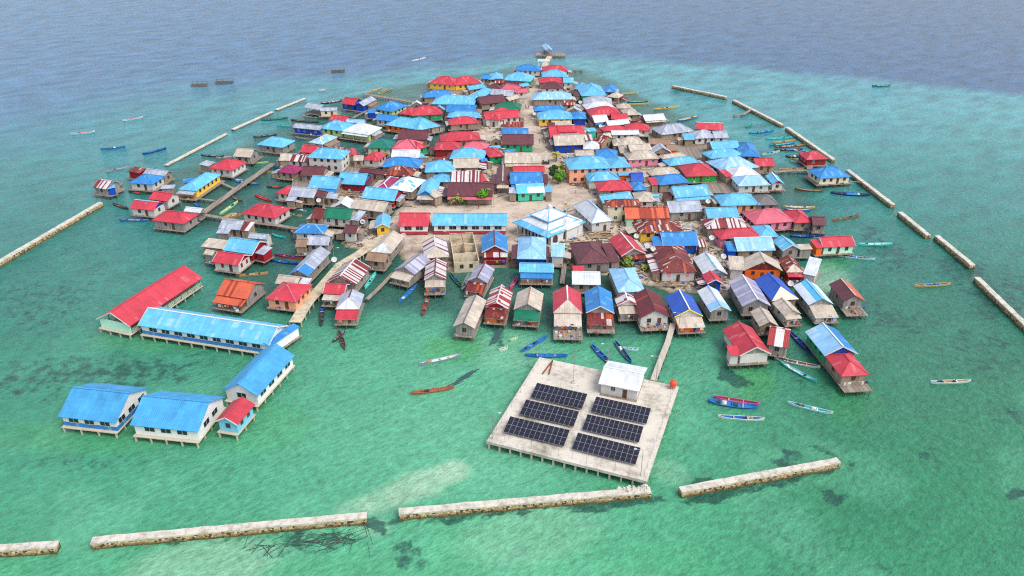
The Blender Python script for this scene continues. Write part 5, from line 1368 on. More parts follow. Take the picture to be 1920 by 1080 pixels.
BOATS = [
(792,592,804,551,'mar','brown',"maroon canoe pointing at the deck house in the front water",{'cargo':3}),
(748,567,782,534,'blue','blue',"bright blue canoe below the blue grey zinc gable",{'cargo':2}),
(604,574,602,611,'dark','dark',"dark narrow canoe moored beside the concrete pier",{'cargo':3}),
(705,511,684,541,'turq','turq',"turquoise canoe between striped gable and narrow plank walkway",{}),
(647,620,624,641,'dark','grey',"small dark canoe adrift below the red porch of the silver gable",{}),
(635,620,647,655,'brown','dark',"second dark canoe nose down in the front left water",{'cargo':2}),
(506,487,559,495,'navy','blue',"blue canoe behind the tan dugout, left water",{}),
(515,477,567,484,'red','navy',"red and blue canoe moored by the left houses",{}),
(442,517,503,512,'wood','wood',"tan dugout canoe in front of red gabled white house",{'cargo':2}),
(511,440,536,446,'teal','teal',"teal canoe right of the small grey roofed white gable",{'cargo':0}),
(478,366,510,378,'red','red',"bright red canoe near the grey zinc stilt house",{'cargo':0}),
(412,402,446,378,'lime','lime',"pale lime canoe beside the sand heap",{'cargo':2}),
(436,370,455,377,'brown','grey',"small brown canoe right of the left pier",{'cargo':1}),
(543,391,575,396,'grey','pale',"grey canoe in front of the rust striped side roof",{'cargo':2}),
(542,401,566,405,'yellow','teal',"yellow canoe with teal inside right of the red hipped white house by the heap",{'cargo':2}),
(500,350,533,352,'dark','brown',"broad dark canoe with red bundle by the left red annex",{'cover':'red','cargo':2}),
(361,376,377,391,'blue','blue',"short blue canoe under the yellow house porch",{}),
(421,332,462,340,'blue','pale',"blue canoe under the red hipped house by the pier",{'cargo':2}),
(441,340,487,345,'blue','white',"blue and white canoe tied under the left pier",{}),
(495,322,520,322,'yellow','orange',"yellow canoe left of the magenta pyramid roof",{'cargo':0}),
(512,314,531,314,'blue','blue',"short blue covered canoe above the yellow one",{'cover':'blue','cargo':0}),
(466,306,503,304,'lime','lime',"lime green canoe right of the pale thatch hut",{'cargo':0}),
(377,291,420,293,'dark','grey',"dark canoe left of the pale thatch hut",{}),
(405,296,438,294,'grey','pale',"grey violet canoe alongside the dark one by the thatch hut",{}),
(475,257,519,252,'dark','grey',"dark grey canoe behind the lone light blue grey house",{'cargo':2}),
(489,225,540,221,'green','green',"dark green longboat near the left breakwater",{'wf':2.2,'cargo':2,'name':'longboat'}),
(519,236,551,236,'teal','teal',"teal canoe in front of the dark green longboat",{}),
(545,225,598,229,'dark','brown',"dark slender longboat right of the dark green longboat",{'name':'longboat'}),
(569,217,616,220,'white','dark',"big white workboat with cluttered dark deck",{'wf':3.0,'cargo':5,'name':'workboat'}),
(601,194,642,188,'dark','grey',"large grey fishing boat behind the open zinc boathouse",{'wf':2.6,'cargo':4,'name':'fishing_boat'}),
(553,257,580,262,'grey','grey',"grey canoe left of the pale silver blue hip",{'cargo':0}),
(598,170,610,168,'white','wood',"small pale float off the far left breakwater",{'cargo':0,'wf':1.6,'name':'raft_boat'}),
(691,174,717,164,'wood','wood',"left wooden canoe behind the far left pier",{'cargo':1}),
(709,176,734,166,'yellow','brown',"right wooden canoe behind the far left pier",{'cargo':1}),
(686,214,701,219,'white','grey',"white canoe under the lime walled blue hip",{'cargo':0}),
(133,251,178,246,'pale','dark',"red middled canoe alone on the open left water, the leftmost",{'cargo':1,'cover':'red'}),
(230,226,268,219,'pale','dark',"red middled canoe alone on the open left water, the farthest",{'cargo':1,'cover':'red'}),
(188,280,236,275,'blue','dark',"dark blue canoe on the open left water, farther from the breakwater",{'cargo':2}),
(267,289,312,278,'navy','blue',"long blue canoe on the open left water just off the breakwater",{'cargo':1}),
(198,322,246,312,'grey','grey',"grey canoe beyond the blue hip at the left edge",{'cargo':1}),
(241,359,272,364,'green','red',"green canoe with red bundle by the left edge houses",{'cover':'red','cargo':1}),
(212,382,241,392,'dark','brown',"dark brown canoe behind the red roofed blue gable house",{'cargo':1}),
(224,412,281,413,'blue','wood',"long blue canoe tied beside the large red grey plank house",{'cargo':2}),
(773,114,798,108,'white','white',"white canoe on the deep blue water, top centre",{'cargo':1}),
(1155,176,1196,174,'yellow','wood',"yellow canoe right of the dark blue pyramid, far shore",{'cargo':1}),
(1175,191,1215,190,'green','lime',"green canoe above its yellow twin, far right shore",{'cargo':0}),
(1176,196,1216,194,'yellow','wood',"yellow canoe under its green twin, far right shore",{'cargo':0}),
(1225,205,1272,200,'yellow','yellow',"yellow canoe right of the white roofed workshop, far right water",{'cargo':2}),
(1270,227,1310,217,'blue','yellow',"stout blue and yellow boat behind the flat grey hip",{'wf':2.2,'cargo':3,'name':'longboat'}),
(1404,250,1451,245,'blue','teal',"blue canoe above the moored right hand group",{'cargo':2}),
(1398,239,1410,233,'green','teal',"small green canoe stub at the right pole walkway",{'cargo':0}),
(1435,261,1485,258,'teal','teal',"teal canoe at the top of the right hand moored group",{'cargo':1}),
(1448,268,1490,263,'wood','wood',"tan canoe second in the right hand moored group",{'cargo':1}),
(1442,273,1490,268,'blue','teal',"light blue canoe third in the right hand moored group",{'cargo':1}),
(1452,276,1510,272,'brown','wood',"long brown canoe fourth in the right hand moored group",{'cargo':2}),
(1452,281,1505,280,'dark','brown',"dark longboat with blue tarpaulin in the right hand group",{'wf':2.0,'cover':'blue','cargo':2,'name':'longboat'}),
(1429,290,1462,283,'pale','grey',"pale grey canoe left of the dark tarpaulin longboat",{'cargo':2}),
(1487,281,1521,287,'white','white',"white and blue speedboat behind the lone red hipped house",{'wf':2.0,'cover':'navy','cargo':2,'name':'motorboat'}),
(1473,293,1504,293,'dark','green',"dark green boat left of the lone red hipped house",{'wf':2.4,'cargo':2,'name':'longboat'}),
(1481,298,1507,299,'wood','wood',"tan canoe under the wall of the lone red house",{'cargo':1}),
(1483,302,1508,305,'white','teal',"white canoe in front of the tan one by the lone red house",{'cargo':0}),
(1460,318,1510,316,'yellow','orange',"yellow canoe lying behind the right plank walkway",{'cargo':1}),
(1490,354,1544,359,'brown','wood',"sunken brown log canoe in front of the white house on stilts",{'cargo':0}),
(1557,361,1632,366,'navy','dark',"large navy longboat in front of the lone blue hipped house",{'wf':2.2,'cover':'blue','cargo':3,'name':'longboat'}),
(1468,388,1528,389,'yellow','white',"yellow and white canoe behind the bright red hipped roof",{'cargo':2}),
(1471,393,1521,394,'blue','white',"blue hulled canoe alongside the yellow and white one",{'cargo':0}),
(1561,413,1611,404,'orange','green',"orange canoe with green inside, right water",{'cargo':1}),
(1481,443,1546,442,'navy','blue',"blue canoe between pink walled house and mint house",{'cargo':1}),
(1609,458,1673,457,'turq','pale',"pale turquoise canoe right of the mint house",{'cargo':1}),
(1571,479,1641,486,'pale','blue',"blue grey canoe below the mint house",{'cargo':3}),
(1497,483,1535,482,'teal','blue',"teal canoe behind the rust spotted gable",{'cargo':0}),
(1715,536,1782,532,'yellow','blue',"yellow and blue canoe out on the right water with dark bundles",{'cargo':3}),
(1635,161,1670,160,'green','lime',"green canoe near the drop off, far right",{'cargo':1}),
(1745,717,1820,714,'pale','wood',"pale canoe alone at the right, level with the platform",{'cargo':2}),
(1477,755,1562,775,'pale','teal',"long pale canoe with dark cargo below the red porch house",{'cargo':3}),
(1327,751,1421,764,'blue','blue',"broad blue longboat of the pair right of the platform",{'wf':2.0,'cargo':3,'name':'longboat'}),
(1337,744,1424,758,'pink','mar',"pink and purple canoe lashed behind the broad blue longboat",{'cargo':0}),
(1346,781,1433,786,'white','blue',"white hulled blue canoe below the lashed pair",{'cargo':2}),
(1480,622,1525,665,'navy','navy',"deep blue canoe between crimson and light blue gables",{'cargo':1}),
(1452,671,1538,689,'white','brown',"long white edged brown canoe in front of the patchwork roof",{'cargo':1}),
(1463,679,1531,716,'teal','pale',"teal canoe crossing the white edged brown one",{'cargo':2}),
(1459,664,1470,673,'turq','turq',"small turquoise canoe stub below the patchwork roof",{'cargo':0}),
(786,683,864,665,'grey','pale',"grey canoe in the open front water beyond the orange brown one",{'cargo':2}),
(770,738,852,726,'orange','orange',"orange brown canoe trailing a dark net in the open front water",{'cargo':2}),
(977,659,1026,630,'blue','blue',"blue canoe slanting towards the crimson white ridge gable",{'cargo':2}),
(984,666,1064,667,'blue','blue',"blue canoe lying level just behind the solar platform",{'cargo':2}),
(1109,647,1151,688,'blue','navy',"blue canoe left of the pair near the control house",{'cargo':2}),
(1153,640,1184,680,'blue','dark',"blue and dark canoe right of the pair near the control house",{'cargo':2}),
(1168,653,1197,655,'pale','teal',"short pale teal canoe by the right of the blue pair",{'cargo':0}),
(936,657,952,651,'white','lime',"tiny white canoe nearest the platform corner",{'cargo':0}),
(956,639,971,633,'lime','white',"tiny pale yellow canoe below the cream tan gable",{'cargo':0}),
(844,513,866,539,'green','dark',"dark green canoe below the roofless shell",{'cargo':2}),
(866,545,880,514,'grey','grey',"grey dugout along the mauve zinc gable",{'cargo':1}),
(957,541,970,520,'pink','pink',"pink canoe between red striped gable and light blue low roof",{'cargo':1}),
]
for x0, y0, x1, y1, ho, hi, lb, o in BOATS: boat(x0, y0, x1, y1, ho, hi, lb, **o)
# ------------------------------------------------------------------ fish cages
for x0, x1, yy, lb in ((360, 388, 160, "left of three floating fish cages on the reef edge"), (405, 437, 155, "middle floating fish cage on the reef edge"), (622, 646, 134, "farthest floating fish cage, near the white canoe")):
    A = at(x0, yy, .4); B = at(x1, yy-1, .4); d = B-A; L = d.length; r = empty('fish_cage', (A+B)/2, math.atan2(d.y, d.x)); r.location.z = 0; tag(r, lb, 'fish cage', 'fish cages')
    b = MB()
    for y in (-2.2, 0, 2.2): b.bar((-L/2, y, .35), (L/2, y, .35), .35, .3)
    for k in range(4): b.bar((-L/2+L*k/3, -2.3, .5), (-L/2+L*k/3, 2.3, .5), .3, .2)
    b.obj('raft_frame', POST, r)
    for k in range(4):
        b = MB(); b.bar((-L/2+L*k/3, -2.1, .3), (-L/2+L*k/3, -2.1, 1.7), .16); b.obj('post', POST, r)
        b = MB(); b.bar((-L/2+L*k/3, 2.1, .3), (-L/2+L*k/3, 2.1, 1.7), .16); b.obj('post', POST, r)
    b = MB(); b.bar((-L/2, -2.1, 1.6), (L/2, -2.1, 1.6), .12); b.bar((-L/2, 2.1, 1.6), (L/2, 2.1, 1.6), .12); b.obj('rail', POST, r)
# ------------------------------------------------------------------ satellite dishes on poles
def dish_mesh():
    b = MB(); V = []; fs = []
    for t in (0, .35, .7, 1.0):
        for k in range(16): V.append((t*1.0*math.cos(k*.3927), t*1.0*math.sin(k*.3927), .38*t*t))
    for i in range(3):
        for k in range(16): fs.append((i*16+k, i*16+(k+1) % 16, (i+1)*16+(k+1) % 16, (i+1)*16+k))
    b.faces(V, fs); return b.mesh('dish', DISHM, True)
DISH = dish_mesh()
for px, py, h, lb in ((1002,214,2.6,"satellite dish left of the wide light blue yellow street house"), (1126,237,2.6,"satellite dish in the sandy yard left of the low red hip"), (1088,192,3.0,"satellite dish beside the rust streaked far roof"),
                      (790,313,2.6,"satellite dish right of the dark blue hip by the alley"), (680,416,2.4,"satellite dish right of the green gabled house"), (627,487,3.4,"satellite dish beside the concrete pier"), (757,442,2.6,"satellite dish at the tip of the long tan gable"),
                      (598,376,2.2,"small satellite dish at the grey zinc stilt house"), (1193,443,2.8,"satellite dish behind the crimson gable by the green bush"), (1224,467,3.6,"satellite dish on a tall pole above the banana plant"), (1334,446,3.4,"satellite dish on a tall pole left of the wide red hip"),
                      (1356,481,3.2,"satellite dish behind the broad tan orange walled gable"), (1327,378,2.8,"satellite dish right of the long zinc barn"), (1482,532,3.0,"satellite dish beside the royal blue cream fronted gable"), (1374,505,2.6,"lattice dish above the grey mauve gable")):
    p = at(px, py, .6+h); r = empty('satellite_dish', (p.x, p.y, .5)); tag(r, lb, 'satellite dish', 'satellite dishes')
    z = p.z-.5
    o = link('dish', DISH, r, (0, -.1, z), 0, (.8, .8, .8)); o.rotation_euler = (R(38), R(random.uniform(-14, 14)), 0)
    b = MB(); b.tube([(0, .1, -.6), (0, .1, z-.05)], .07, 6); b.obj('pole', STEEL, r)
    b = MB(); b.bar((0, -.2, z), (0, -.75, z+.75), .05); b.box((-.09,-.85,z+.7), (.09,-.67,z+.88)); b.obj('feed_arm', STEEL, r)
# ------------------------------------------------------------------ poles
for px, py, h, lb in ((342, 391, 5.2, "lamp post at the left pier beside the white house with tall gable"), (506, 338, 5.0, "lamp post in the water by the left pier"), (526, 421, 5.4, "lamp post on the plank walkway by the red hipped white house"),
                      (628, 497, 5.2, "lamp post on the concrete pier beside the grey gable"), (844, 467, 5.5, "lamp post behind the striped gable near the roofless shell"), (1271, 628, 6.0, "lamp post beside the royal blue yellow trimmed gable"),
                      (926, 387, 5.8, "lamp post at the plaza right of the round tree"), (768, 392, 5.6, "lamp post at the plaza corner by the light blue red gable"), (1014, 255, 6.0, "lamp post on the main street by the red two tier roof"), (990, 180, 6, "lamp post on the far street by the pink gable")):
    lamp(px, py, h, 1 if px < 700 else -1, lb, z=1.0)
m0 = at(1023.5, 307, .55); r = empty('monument', m0); tag(r, "white monument on a dark plinth in the middle of the street", 'monument')
b = MB(); b.box((-1.3,-1.0,0), (1.3,1.0,1.1)); b.obj('plinth', BM['dark'], r)
b = MB(); b.faces([(-.7,-.4,1.1),(.7,-.4,1.1),(.7,.4,1.1),(-.7,.4,1.1),(-.3,-.2,3.6),(.3,-.2,3.6),(.3,.2,3.6),(-.3,.2,3.6)], [(4,5,6,7),(0,1,5,4),(1,2,6,5),(2,3,7,6),(3,0,4,7)])
b.box((-.75,-.25,3.6), (.75,.25,4.0)); b.box((-.25,-.25,4.0), (.25,.25,4.8)); b.obj('pillar', WHITE, r)
# ------------------------------------------------------------------ trees
def leaf_mat(name, c1, c2):
    m = NT(name, .75, .2); nz = m.noise(m.n('ShaderNodeTexCoord').outputs['Object'], .9, 3, .6)
    m.color(m.ramp(nz, [(.35, lin(c1)), (.62, lin(c2))])); return m.m
LEAF = leaf_mat('round_tree_leaves', (44, 92, 28), (116, 168, 52)); LEAFD = leaf_mat('dark_tree_leaves', (34, 58, 36), (66, 92, 52)); PALM = leaf_mat('palm_leaves', (78, 102, 40), (176, 172, 84)); BARK = plain('bark', (112, 96, 78), .9, .1, var=.4, sc=3)
def leaves(b, lobes, n, size, rr):
    for _ in range(n):
        c, r = rr.choice(lobes)
        while True:
            v = Vector((rr.uniform(-1, 1), rr.uniform(-1, 1), rr.uniform(-1, 1)))
            if .3 < v.length < 1: break
        v = v.normalized()*(v.length**.4); p = Vector(c)+Vector((v.x*r, v.y*r, v.z*r*.85))
        nn = (v+Vector((rr.uniform(-.8, .8), rr.uniform(-.8, .8), rr.uniform(-.3, .9)))).normalized()
        t = nn.cross(Vector((rr.uniform(-1, 1), rr.uniform(-1, 1), .3))).normalized(); q = nn.cross(t); s_ = size*rr.uniform(.6, 1.3)
        b.poly([p-t*s_, p-q*s_*.55, p+t*s_, p+q*s_*.55])
def tree(px, py, hc, rad, mat, label, n=1500, size=.3, tall=1.0, seed=1):
    rr = random.Random(seed); p = at(px, py, .5); r = empty('tree', p); tag(r, label, 'tree')
    b = MB(); b.tube([(0, 0, -.2), (.1, 0, hc*.5), (.05, .1, hc)], [.2, .14, .07], 7)
    lobes = []
    for k in range(9):
        a = k*2.4; rd = rad*.55*math.sqrt((k+.5)/9); c = (rd*math.cos(a), rd*math.sin(a), hc+rad*tall*(rr.uniform(-.4, .55)))
        lobes.append((c, rad*rr.uniform(.38, .6))); b.tube([(.05, 0, hc*.55), c], [.07, .02], 5)
    b.obj('trunk', BARK, r)
    b = MB(); leaves(b, lobes, n, size, rr); b.obj('crown', mat, r)
tree(906, 384, 3.4, 2.2, LEAF, "round bright green tree on the plaza in front of the maroon gable", seed=2)
tree(1047, 346, 3.0, 2.5, LEAF, "round bright green tree below the street palms", seed=3)
tree(1036, 338, 3.4, 1.8, LEAFD, "dark conical tree left of the round tree by the palms", tall=1.6, seed=4)
tree(867, 385, 1.7, 1.7, leaf_mat('shrub_leaves', (70, 110, 50), (132, 150, 70)), "low leafy shrub tree right of the plaza palm", n=700, seed=5)
tree(1175, 499, 1.6, 2.1, leaf_mat('bush_leaves', (62, 116, 44), (136, 172, 74)), "green bushy tree behind the pale blue long hip", n=1100, seed=6)
tree(1469, 520, 2.0, 1.3, leaf_mat('shore_leaves', (54, 100, 42), (120, 156, 66)), "small green tree beside the red porch and royal blue gable", n=600, seed=7)
def palm(px, py, h, fr, label, seed=1, n=15, name='palm_tree', tk=.16):
    rr = random.Random(seed); p = at(px, py, .5); r = empty(name, p); tag(r, label, 'palm' if name == 'palm_tree' else 'plant')
    top = Vector((rr.uniform(-.3, .3), rr.uniform(-.2, .2), h))
    b = MB(); b.tube([(0, 0, -.2), (top.x*.3, top.y*.3, h*.5), top], [tk*1.3, tk, tk*.8], 7); b.obj('trunk', BARK, r)
    b = MB()
    for k in range(n):
        a = k*2.399+rr.uniform(-.2, .2); el = rr.uniform(-.1, .95); L = fr*rr.uniform(.85, 1.1); pts = []
        for i in range(8):
            t = i/7; rad = L*t*math.cos(el*.8)*(1-.12*t); z = L*(math.sin(el)*t-.55*t*t)
            pts.append(top+Vector((rad*math.cos(a), rad*math.sin(a), z)))
        side = Vector((-math.sin(a), math.cos(a), 0))
        for i in range(7):
            p0, p1 = pts[i], pts[i+1]; b.bar(p0, p1, .05)
            for j in range(3):
                q = p0.lerp(p1, j/3); t = (i+j/3)/7; wl = fr*.30*math.sin(min(1, t*1.25+.18)*math.pi*.95)+.05
                d = (p1-p0).normalized()
                for sg in (-1, 1):
                    tip = q+side*sg*wl+d*wl*.5+Vector((0, 0, -wl*.35)); b.poly([q-d*.09, q+d*.09, tip])
    b.obj('crown', PALM, r)
palm(856, 386, 2.8, 3.3, "palm tree on the plaza in front of the wide maroon gable", 11)
palm(1043, 304, 3.4, 2.9, "palm tree on the street edge, the upper of two", 12)
palm(1052, 328, 3.0, 2.9, "palm tree beside the two storey peach building, the lower of two", 13)
palm(1211, 507, 1.2, 2.2, "banana plant in the sandy yard left of the patched maroon roof", 14, 9, 'banana_plant', .12)
# ------------------------------------------------------------------ people (a few figures stand in the streets)
def person_mesh(name, shirt, trousers):
    V = [(0,0,.92),(0,0,1.12),(0,0,1.36),(0,0,1.48),(0,0,1.60),(0,0,1.72),(-.1,0,.86),(-.11,.02,.48),(-.11,0,.08),(-.11,-.13,.04),(.1,0,.86),(.11,-.05,.48),(.12,.03,.08),(.12,-.1,.04),
         (-.19,0,1.40),(-.25,.03,1.12),(-.26,-.06,.88),(-.26,-.09,.78),(.19,0,1.40),(.25,.02,1.12),(.27,-.05,.88),(.27,-.08,.78)]
    E = [(0,1),(1,2),(2,3),(3,4),(4,5),(0,6),(6,7),(7,8),(8,9),(0,10),(10,11),(11,12),(12,13),(2,14),(14,15),(15,16),(16,17),(2,18),(18,19),(19,20),(20,21)]
    rad = [.14,.13,.15,.06,.1,.085,.09,.065,.045,.035,.09,.065,.045,.035,.065,.045,.035,.035,.065,.045,.035,.035]
    me = bpy.data.meshes.new(name); me.from_pydata(V, E, []); o = bpy.data.objects.new('tmp', me); COL.objects.link(o)
    md = o.modifiers.new('skin', 'SKIN'); o.modifiers.new('sub', 'SUBSURF').levels = 1
    for i, r_ in enumerate(rad): me.skin_vertices[0].data[i].radius = (r_, r_*.8)
    me.skin_vertices[0].data[0].use_root = True
    dg = bpy.context.evaluated_depsgraph_get(); me2 = bpy.data.meshes.new_from_object(o.evaluated_get(dg)); me2.name = name
    bpy.data.objects.remove(o)
    me2.materials.clear()
    for mm in (SKIN, shirt, trousers): me2.materials.append(mm)
    for p in me2.polygons:
        c = p.center
        p.material_index = 2 if (c.z < .96 and abs(c.x) < .21 and c.z > .09) else (1 if .94 < c.z < 1.46 and (abs(c.x) < .27) and (c.z > 1.1 or abs(c.x) < .2) else 0)
    return me2
SKIN = plain('skin', (120, 82, 62), .7, .3); HAIR = plain('dark_hair', (24, 20, 18), .8, .3)
_h = MB(); V = [(.1*math.cos(k*.785)*math.cos(e), .11*math.sin(k*.785)*math.cos(e), .1*math.sin(e)) for e in (-.2, .35, .9, 1.45) for k in range(8)]
_h.faces(V, [(i*8+k, i*8+(k+1) % 8, (i+1)*8+(k+1) % 8, (i+1)*8+k) for i in range(3) for k in range(8)]); HM = _h.mesh('hair', HAIR)
PM = [person_mesh('person', plain('shirt_'+n_, c, .85, .1), plain('trousers_'+n_, d_, .85, .1)) for n_, c, d_ in (('red', (170, 50, 52), (50, 54, 70)), ('white', (210, 208, 202), (60, 70, 96)), ('blue', (52, 84, 150), (70, 62, 56)))]
for i, (px, py, lb) in enumerate(((985,203,"person in red shirt, left of three standing together on the far street"), (988,204,"person in white shirt, middle of three together on the far street"), (991,204,"person in blue shirt, right of three together on the far street"),
                       (1012,269,"person in red shirt walking on the street by the wide maroon gable"), (1020,271,"person in white shirt walking on the street by the red two tier roof"), (1264,528,"person in white shirt standing before the pink shuttered house"),
                       (1270,529,"person in blue shirt standing before the pink shuttered house"), (898,391,"person in red shirt crossing the plaza below the round tree"), (1079,362,"person in white shirt on the sand near the peach building"))):
    p = at(px, py, .62); r = empty('person', p, random.uniform(0, 6)); tag(r, lb, 'person', 'people in the streets')
    link('body', PM[(0, 1, 2, 0, 1, 1, 2, 0, 1)[i]], r); link('hair', HM, r, (0, .01, 1.70))
# ------------------------------------------------------------------ open roof frame, log pile, sand heap, sticks and rubbish
WOODS = [plain('driftwood_'+n_, c, .9, .1, var=.4, sc=2) for n_, c in (('grey', (132, 124, 116)), ('brown', (112, 88, 66)), ('tan', (182, 156, 120)), ('dark', (58, 72, 66)))]
def pile(name, px, py, w, d, n, z, label, mats, seed, lmin=2, lmax=4.5, cat=None):
    rr = random.Random(seed); p = at(px, py, z); b = MB()
    for k in range(n):
        a = rr.gauss(0, .25); L = rr.uniform(lmin, lmax); x, y = rr.uniform(-w/2, w/2), rr.uniform(-d/2, d/2)
        v = Vector((math.cos(a), math.sin(a), 0))*L/2; zz = rr.uniform(.06, .5); b.bar(Vector((x, y, zz))-v, Vector((x, y, zz+rr.uniform(-.05, .05)))+v, rr.uniform(.1, .2), None, rr.randrange(len(mats)))
    kind(tag(b.obj(name, mats, None, p), label, cat or name.replace('_', ' ')), 'stuff')
pile('log_pile', 1124, 442, 6, 4.5, 60, .6, "heap of sawn logs in the yard below the white hall", [WOODS[2], WOODS[1], WOODS[0]], 3)
pile('firewood_heap', 645, 366, 7, 4, 70, 1.3, "heap of old timber below the dark red walled house", [WOODS[1], WOODS[0], WOODS[2]], 5)
pile('timber_stack', 1195, 308, 9, 2.5, 50, .6, "row of stacked timber beneath the pink walled house", [WOODS[2], WOODS[1]], 6)
pile('plank_heap', 1253, 535, 6, 1.6, 26, .6, "plank heap in front of the pink shuttered house", [WOODS[0], WOODS[2]], 8)
b = MB(); rr = random.Random(12)                                 # dark branches lying in the shallows under the left breakwater
for px, py, w_, h_, n_, an in ((600, 1012, 70, 16, 46, .25), (500, 1030, 50, 18, 14, .9), (640, 1008, 60, 10, 22, .3), (690, 1005, 6, 20, 4, 1.5)):
    for _ in range(n_):
        p = at(px+rr.gauss(0, w_*.42), py+rr.gauss(0, h_*.5), rr.uniform(-.01, .06)); a = an+rr.gauss(0, .5); L = rr.uniform(.5, 2.4); v = Vector((math.cos(a), math.sin(a), 0))*L
        b.bar(p-v, p+v, rr.uniform(.05, .11), .05)
kind(tag(b.obj('branches', WOODS[3]), "dark branches lying in the shallows below the long left breakwater", 'branches'), 'stuff')
b = MB(); rr = random.Random(15)
for _ in range(60):
    t = rr.random(); p = at(848+t*40, 722-t*26, rr.uniform(-.012, .03))+Vector((rr.uniform(-.5, .5), rr.uniform(-.5, .5)*(1-abs(t-.4)), 0)); a = .75+rr.gauss(0, .12); v = Vector((math.cos(a), math.sin(a), 0))*rr.uniform(.5, 1.8); b.bar(p-v, p+v, .2, .04)
kind(tag(b.obj('fishing_net', CARGO[3]), "dark net trailing in the water behind the orange brown canoe", 'net'), 'stuff')
b = MB(); rr = random.Random(18)
for _ in range(60):
    t = rr.random(); p = at(938-t*14, 618+t*26, rr.uniform(-.012, .03))+Vector((rr.uniform(-.7, .7), rr.uniform(-.4, .4), 0)); a = 1.2+rr.gauss(0, .15); v = Vector((math.cos(a), math.sin(a), 0))*rr.uniform(.4, 1.4); b.bar(p-v, p+v, .22, .04)
kind(tag(b.obj('fishing_net', CARGO[3]), "dark net sunk below the red and white striped gable", 'net'), 'stuff')
q4 = [at(px, py, .64) for px, py in ((1272,413),(1300,415),(1315,438),(1284,435))]; c = sum(q4, Vector())/4
b = MB(); b.slab([p-c for p in q4[::-1]], [(0, 1, 2, 3)], .25); tag(b.obj('concrete_yard', DECKC, None, c), "pale concrete yard slab between rusted hip and right alley", 'yard')
# coral rubble heap by the branch walkway
hp = at(436, 405, 0); gx, gy = np.meshgrid(np.linspace(-6, 6, 40), np.linspace(-3.4, 3.4, 26)); q_ = np.stack([gx.ravel(), gy.ravel()], 1)
hz = (1.1*np.exp(-((gx/3.6)**2+(gy/1.9)**2)) - .25 + ((vnoise(q_, 1.2, 3)-.5)*.35).reshape(gx.shape))
hm = grid_mesh('rubble_heap', gx, gy, hz); hm.materials.append(RUBBLE); kind(tag(link('rubble_heap', hm, None, hp, .5), "sandy coral rubble heap beside the lime canoe, left water", 'rubble'), 'stuff')
# rubbish, planks, washing and oddments strewn between the houses
rr = random.Random(99); DEB = WOODS + [CARGO[4], CARGO[0], BM['red'], BM['pale'], CARGO[2]]
b = MB(); cnt = 0
PTS = [(rr.uniform(540, 1500), rr.uniform(150, 600)) for _ in range(16000)]
W2 = np.array([tuple(at(*p, .6))[:2] for p in PTS]); sdv = poly_sd(W2, SAND)
for (px, py), d_, (wx, wy) in zip(PTS, sdv, W2):
    if d_ < .5 or any(poly_sd(np.array([[wx, wy]]), N_)[0] > -.5 for N_ in NOGO[:1]): continue
    if 745 < px < 955 and 385 < py < 480 and rr.random() < .9: continue
    street = abs(px-(1000+(py-200)*.1)) < 26 and rr.random() < .8
    if street or cnt > 7000: continue
    p = at(px, py, .6); cnt += 1; s_ = rr.uniform(.1, .38)
    if rr.random() < .55:
        a = rr.uniform(0, 3.14); v = Vector((math.cos(a), math.sin(a), 0))*rr.uniform(.4, 1.9); zz = Vector((0, 0, rr.uniform(.0, .5))); b.bar(p+zz-v, p+zz+v, rr.uniform(.08, .42), rr.uniform(.04, .1), rr.choice((0, 0, 1, 2, 3)))
    else: b.box((p.x-s_, p.y-s_*.8, .5), (p.x+s_, p.y+s_*.8, .62+s_), rr.randrange(len(DEB)))
kind(tag(b.obj('litter', DEB), "scattered planks, crates and litter on the sand between houses", 'litter'), 'stuff')
b = MB()
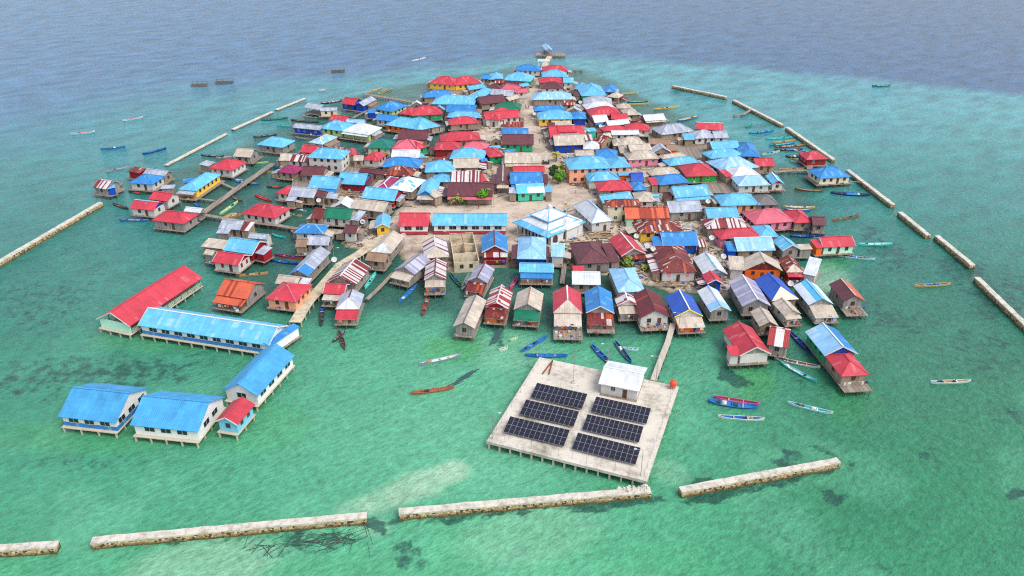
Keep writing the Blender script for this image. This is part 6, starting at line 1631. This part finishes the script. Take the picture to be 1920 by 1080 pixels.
for e in HOUSES:                                                     # clutter lying on the front decks over the water
    if e[8] is None or e[9].get('c') or max(e[1], e[3]) < 240: continue
    ho = HB[e[8]]
    if ho.name.split('.')[0] == 'house' : continue
    dk = max(e[9].get('deck', 0), (e[9]['porch'][1] if e[9].get('porch') else 0))
    A = at(e[0], e[1], 3.7); Bq = at(e[2], e[3], 3.7); u = (Bq-A).normalized(); n = Vector((-u.y, u.x, 0)); W = (Bq-A).length
    for _ in range(int(4+dk*5)):
        t = rr.uniform(.08, .92); y = rr.uniform(.1, dk+.2) if dk else rr.uniform(-.1, .15)
        p = A+u*(W*t)-n*y; p.z = 1.42; s_ = rr.uniform(.1, .32)
        if rr.random() < .5:
            v = (u*rr.uniform(-1, 1)+n*rr.uniform(-.4, .4))*.8; b.bar(p-v*.7, p+v*.7, rr.uniform(.06, .2), .06, rr.choice((0, 1, 2)))
        else: b.box((p.x-s_, p.y-s_, 1.3), (p.x+s_, p.y+s_, 1.4+s_*1.2), rr.randrange(len(DEB)))
kind(tag(b.obj('deck_clutter', DEB), "household clutter lying along the front decks over the water", 'clutter'), 'stuff')
# weathered communal decks that fill the gaps between the stilt houses
for i, (pts, lb) in enumerate((([(640,300),(700,300),(716,345),(640,352)], "weathered plank deck around the low maroon roof"), ([(1240,262),(1330,268),(1335,300),(1250,300)], "grey plank deck in front of the flat grey hip, right shore"),
                               ([(1120,172),(1150,186),(1090,200),(1072,170)], "dark plank deck left of the huge far light blue hips"), ([(550,335),(610,335),(600,362),(545,352)], "plank deck in front of the magenta pyramid house"),
                               ([(1218,240),(1246,232),(1250,262),(1215,262)], "open grey plank deck right of the red hipped white house"), ([(1305,330),(1362,330),(1385,362),(1330,362)], "plank deck below the red roofed bright green house"), ([(612,372),(680,362),(690,400),(600,398)], "plank deck around the open timber heap"),
                               ([(540,425),(640,430),(640,440),(548,436)], "narrow deck behind the bright blue walkway end house"), ([(810,160),(915,160),(900,190),(812,184)], "cluttered plank deck below the long yellow house"))):
    W3 = [at(px, py, 1.05+i*.013) for px, py in pts]; c = sum(W3, Vector())/4; c.z = 0; r = empty('plank_deck', c); tag(r, lb, 'deck')
    V = [p-c for p in W3]
    if (V[1]-V[0]).cross(V[2]-V[1]).z < 0: V = V[::-1]
    b = MB(); b.slab(V, [(0, 1, 2, 3)], .14); b.obj('planking', WOOD, r)
    for k in range(4):
        for t in (0, .5): q_ = V[k].lerp(V[(k+1) % 4], t); link('post', STILT, r, (q_.x*.96, q_.y*.96, 0), 0, (1, 1, .9))
print('HOUSE SIZES', [s for s in STATS if s[1] > 16 or s[1] < 2.2 or s[0] < 2.2][:60])
print('OBJECTS', len(S.objects))
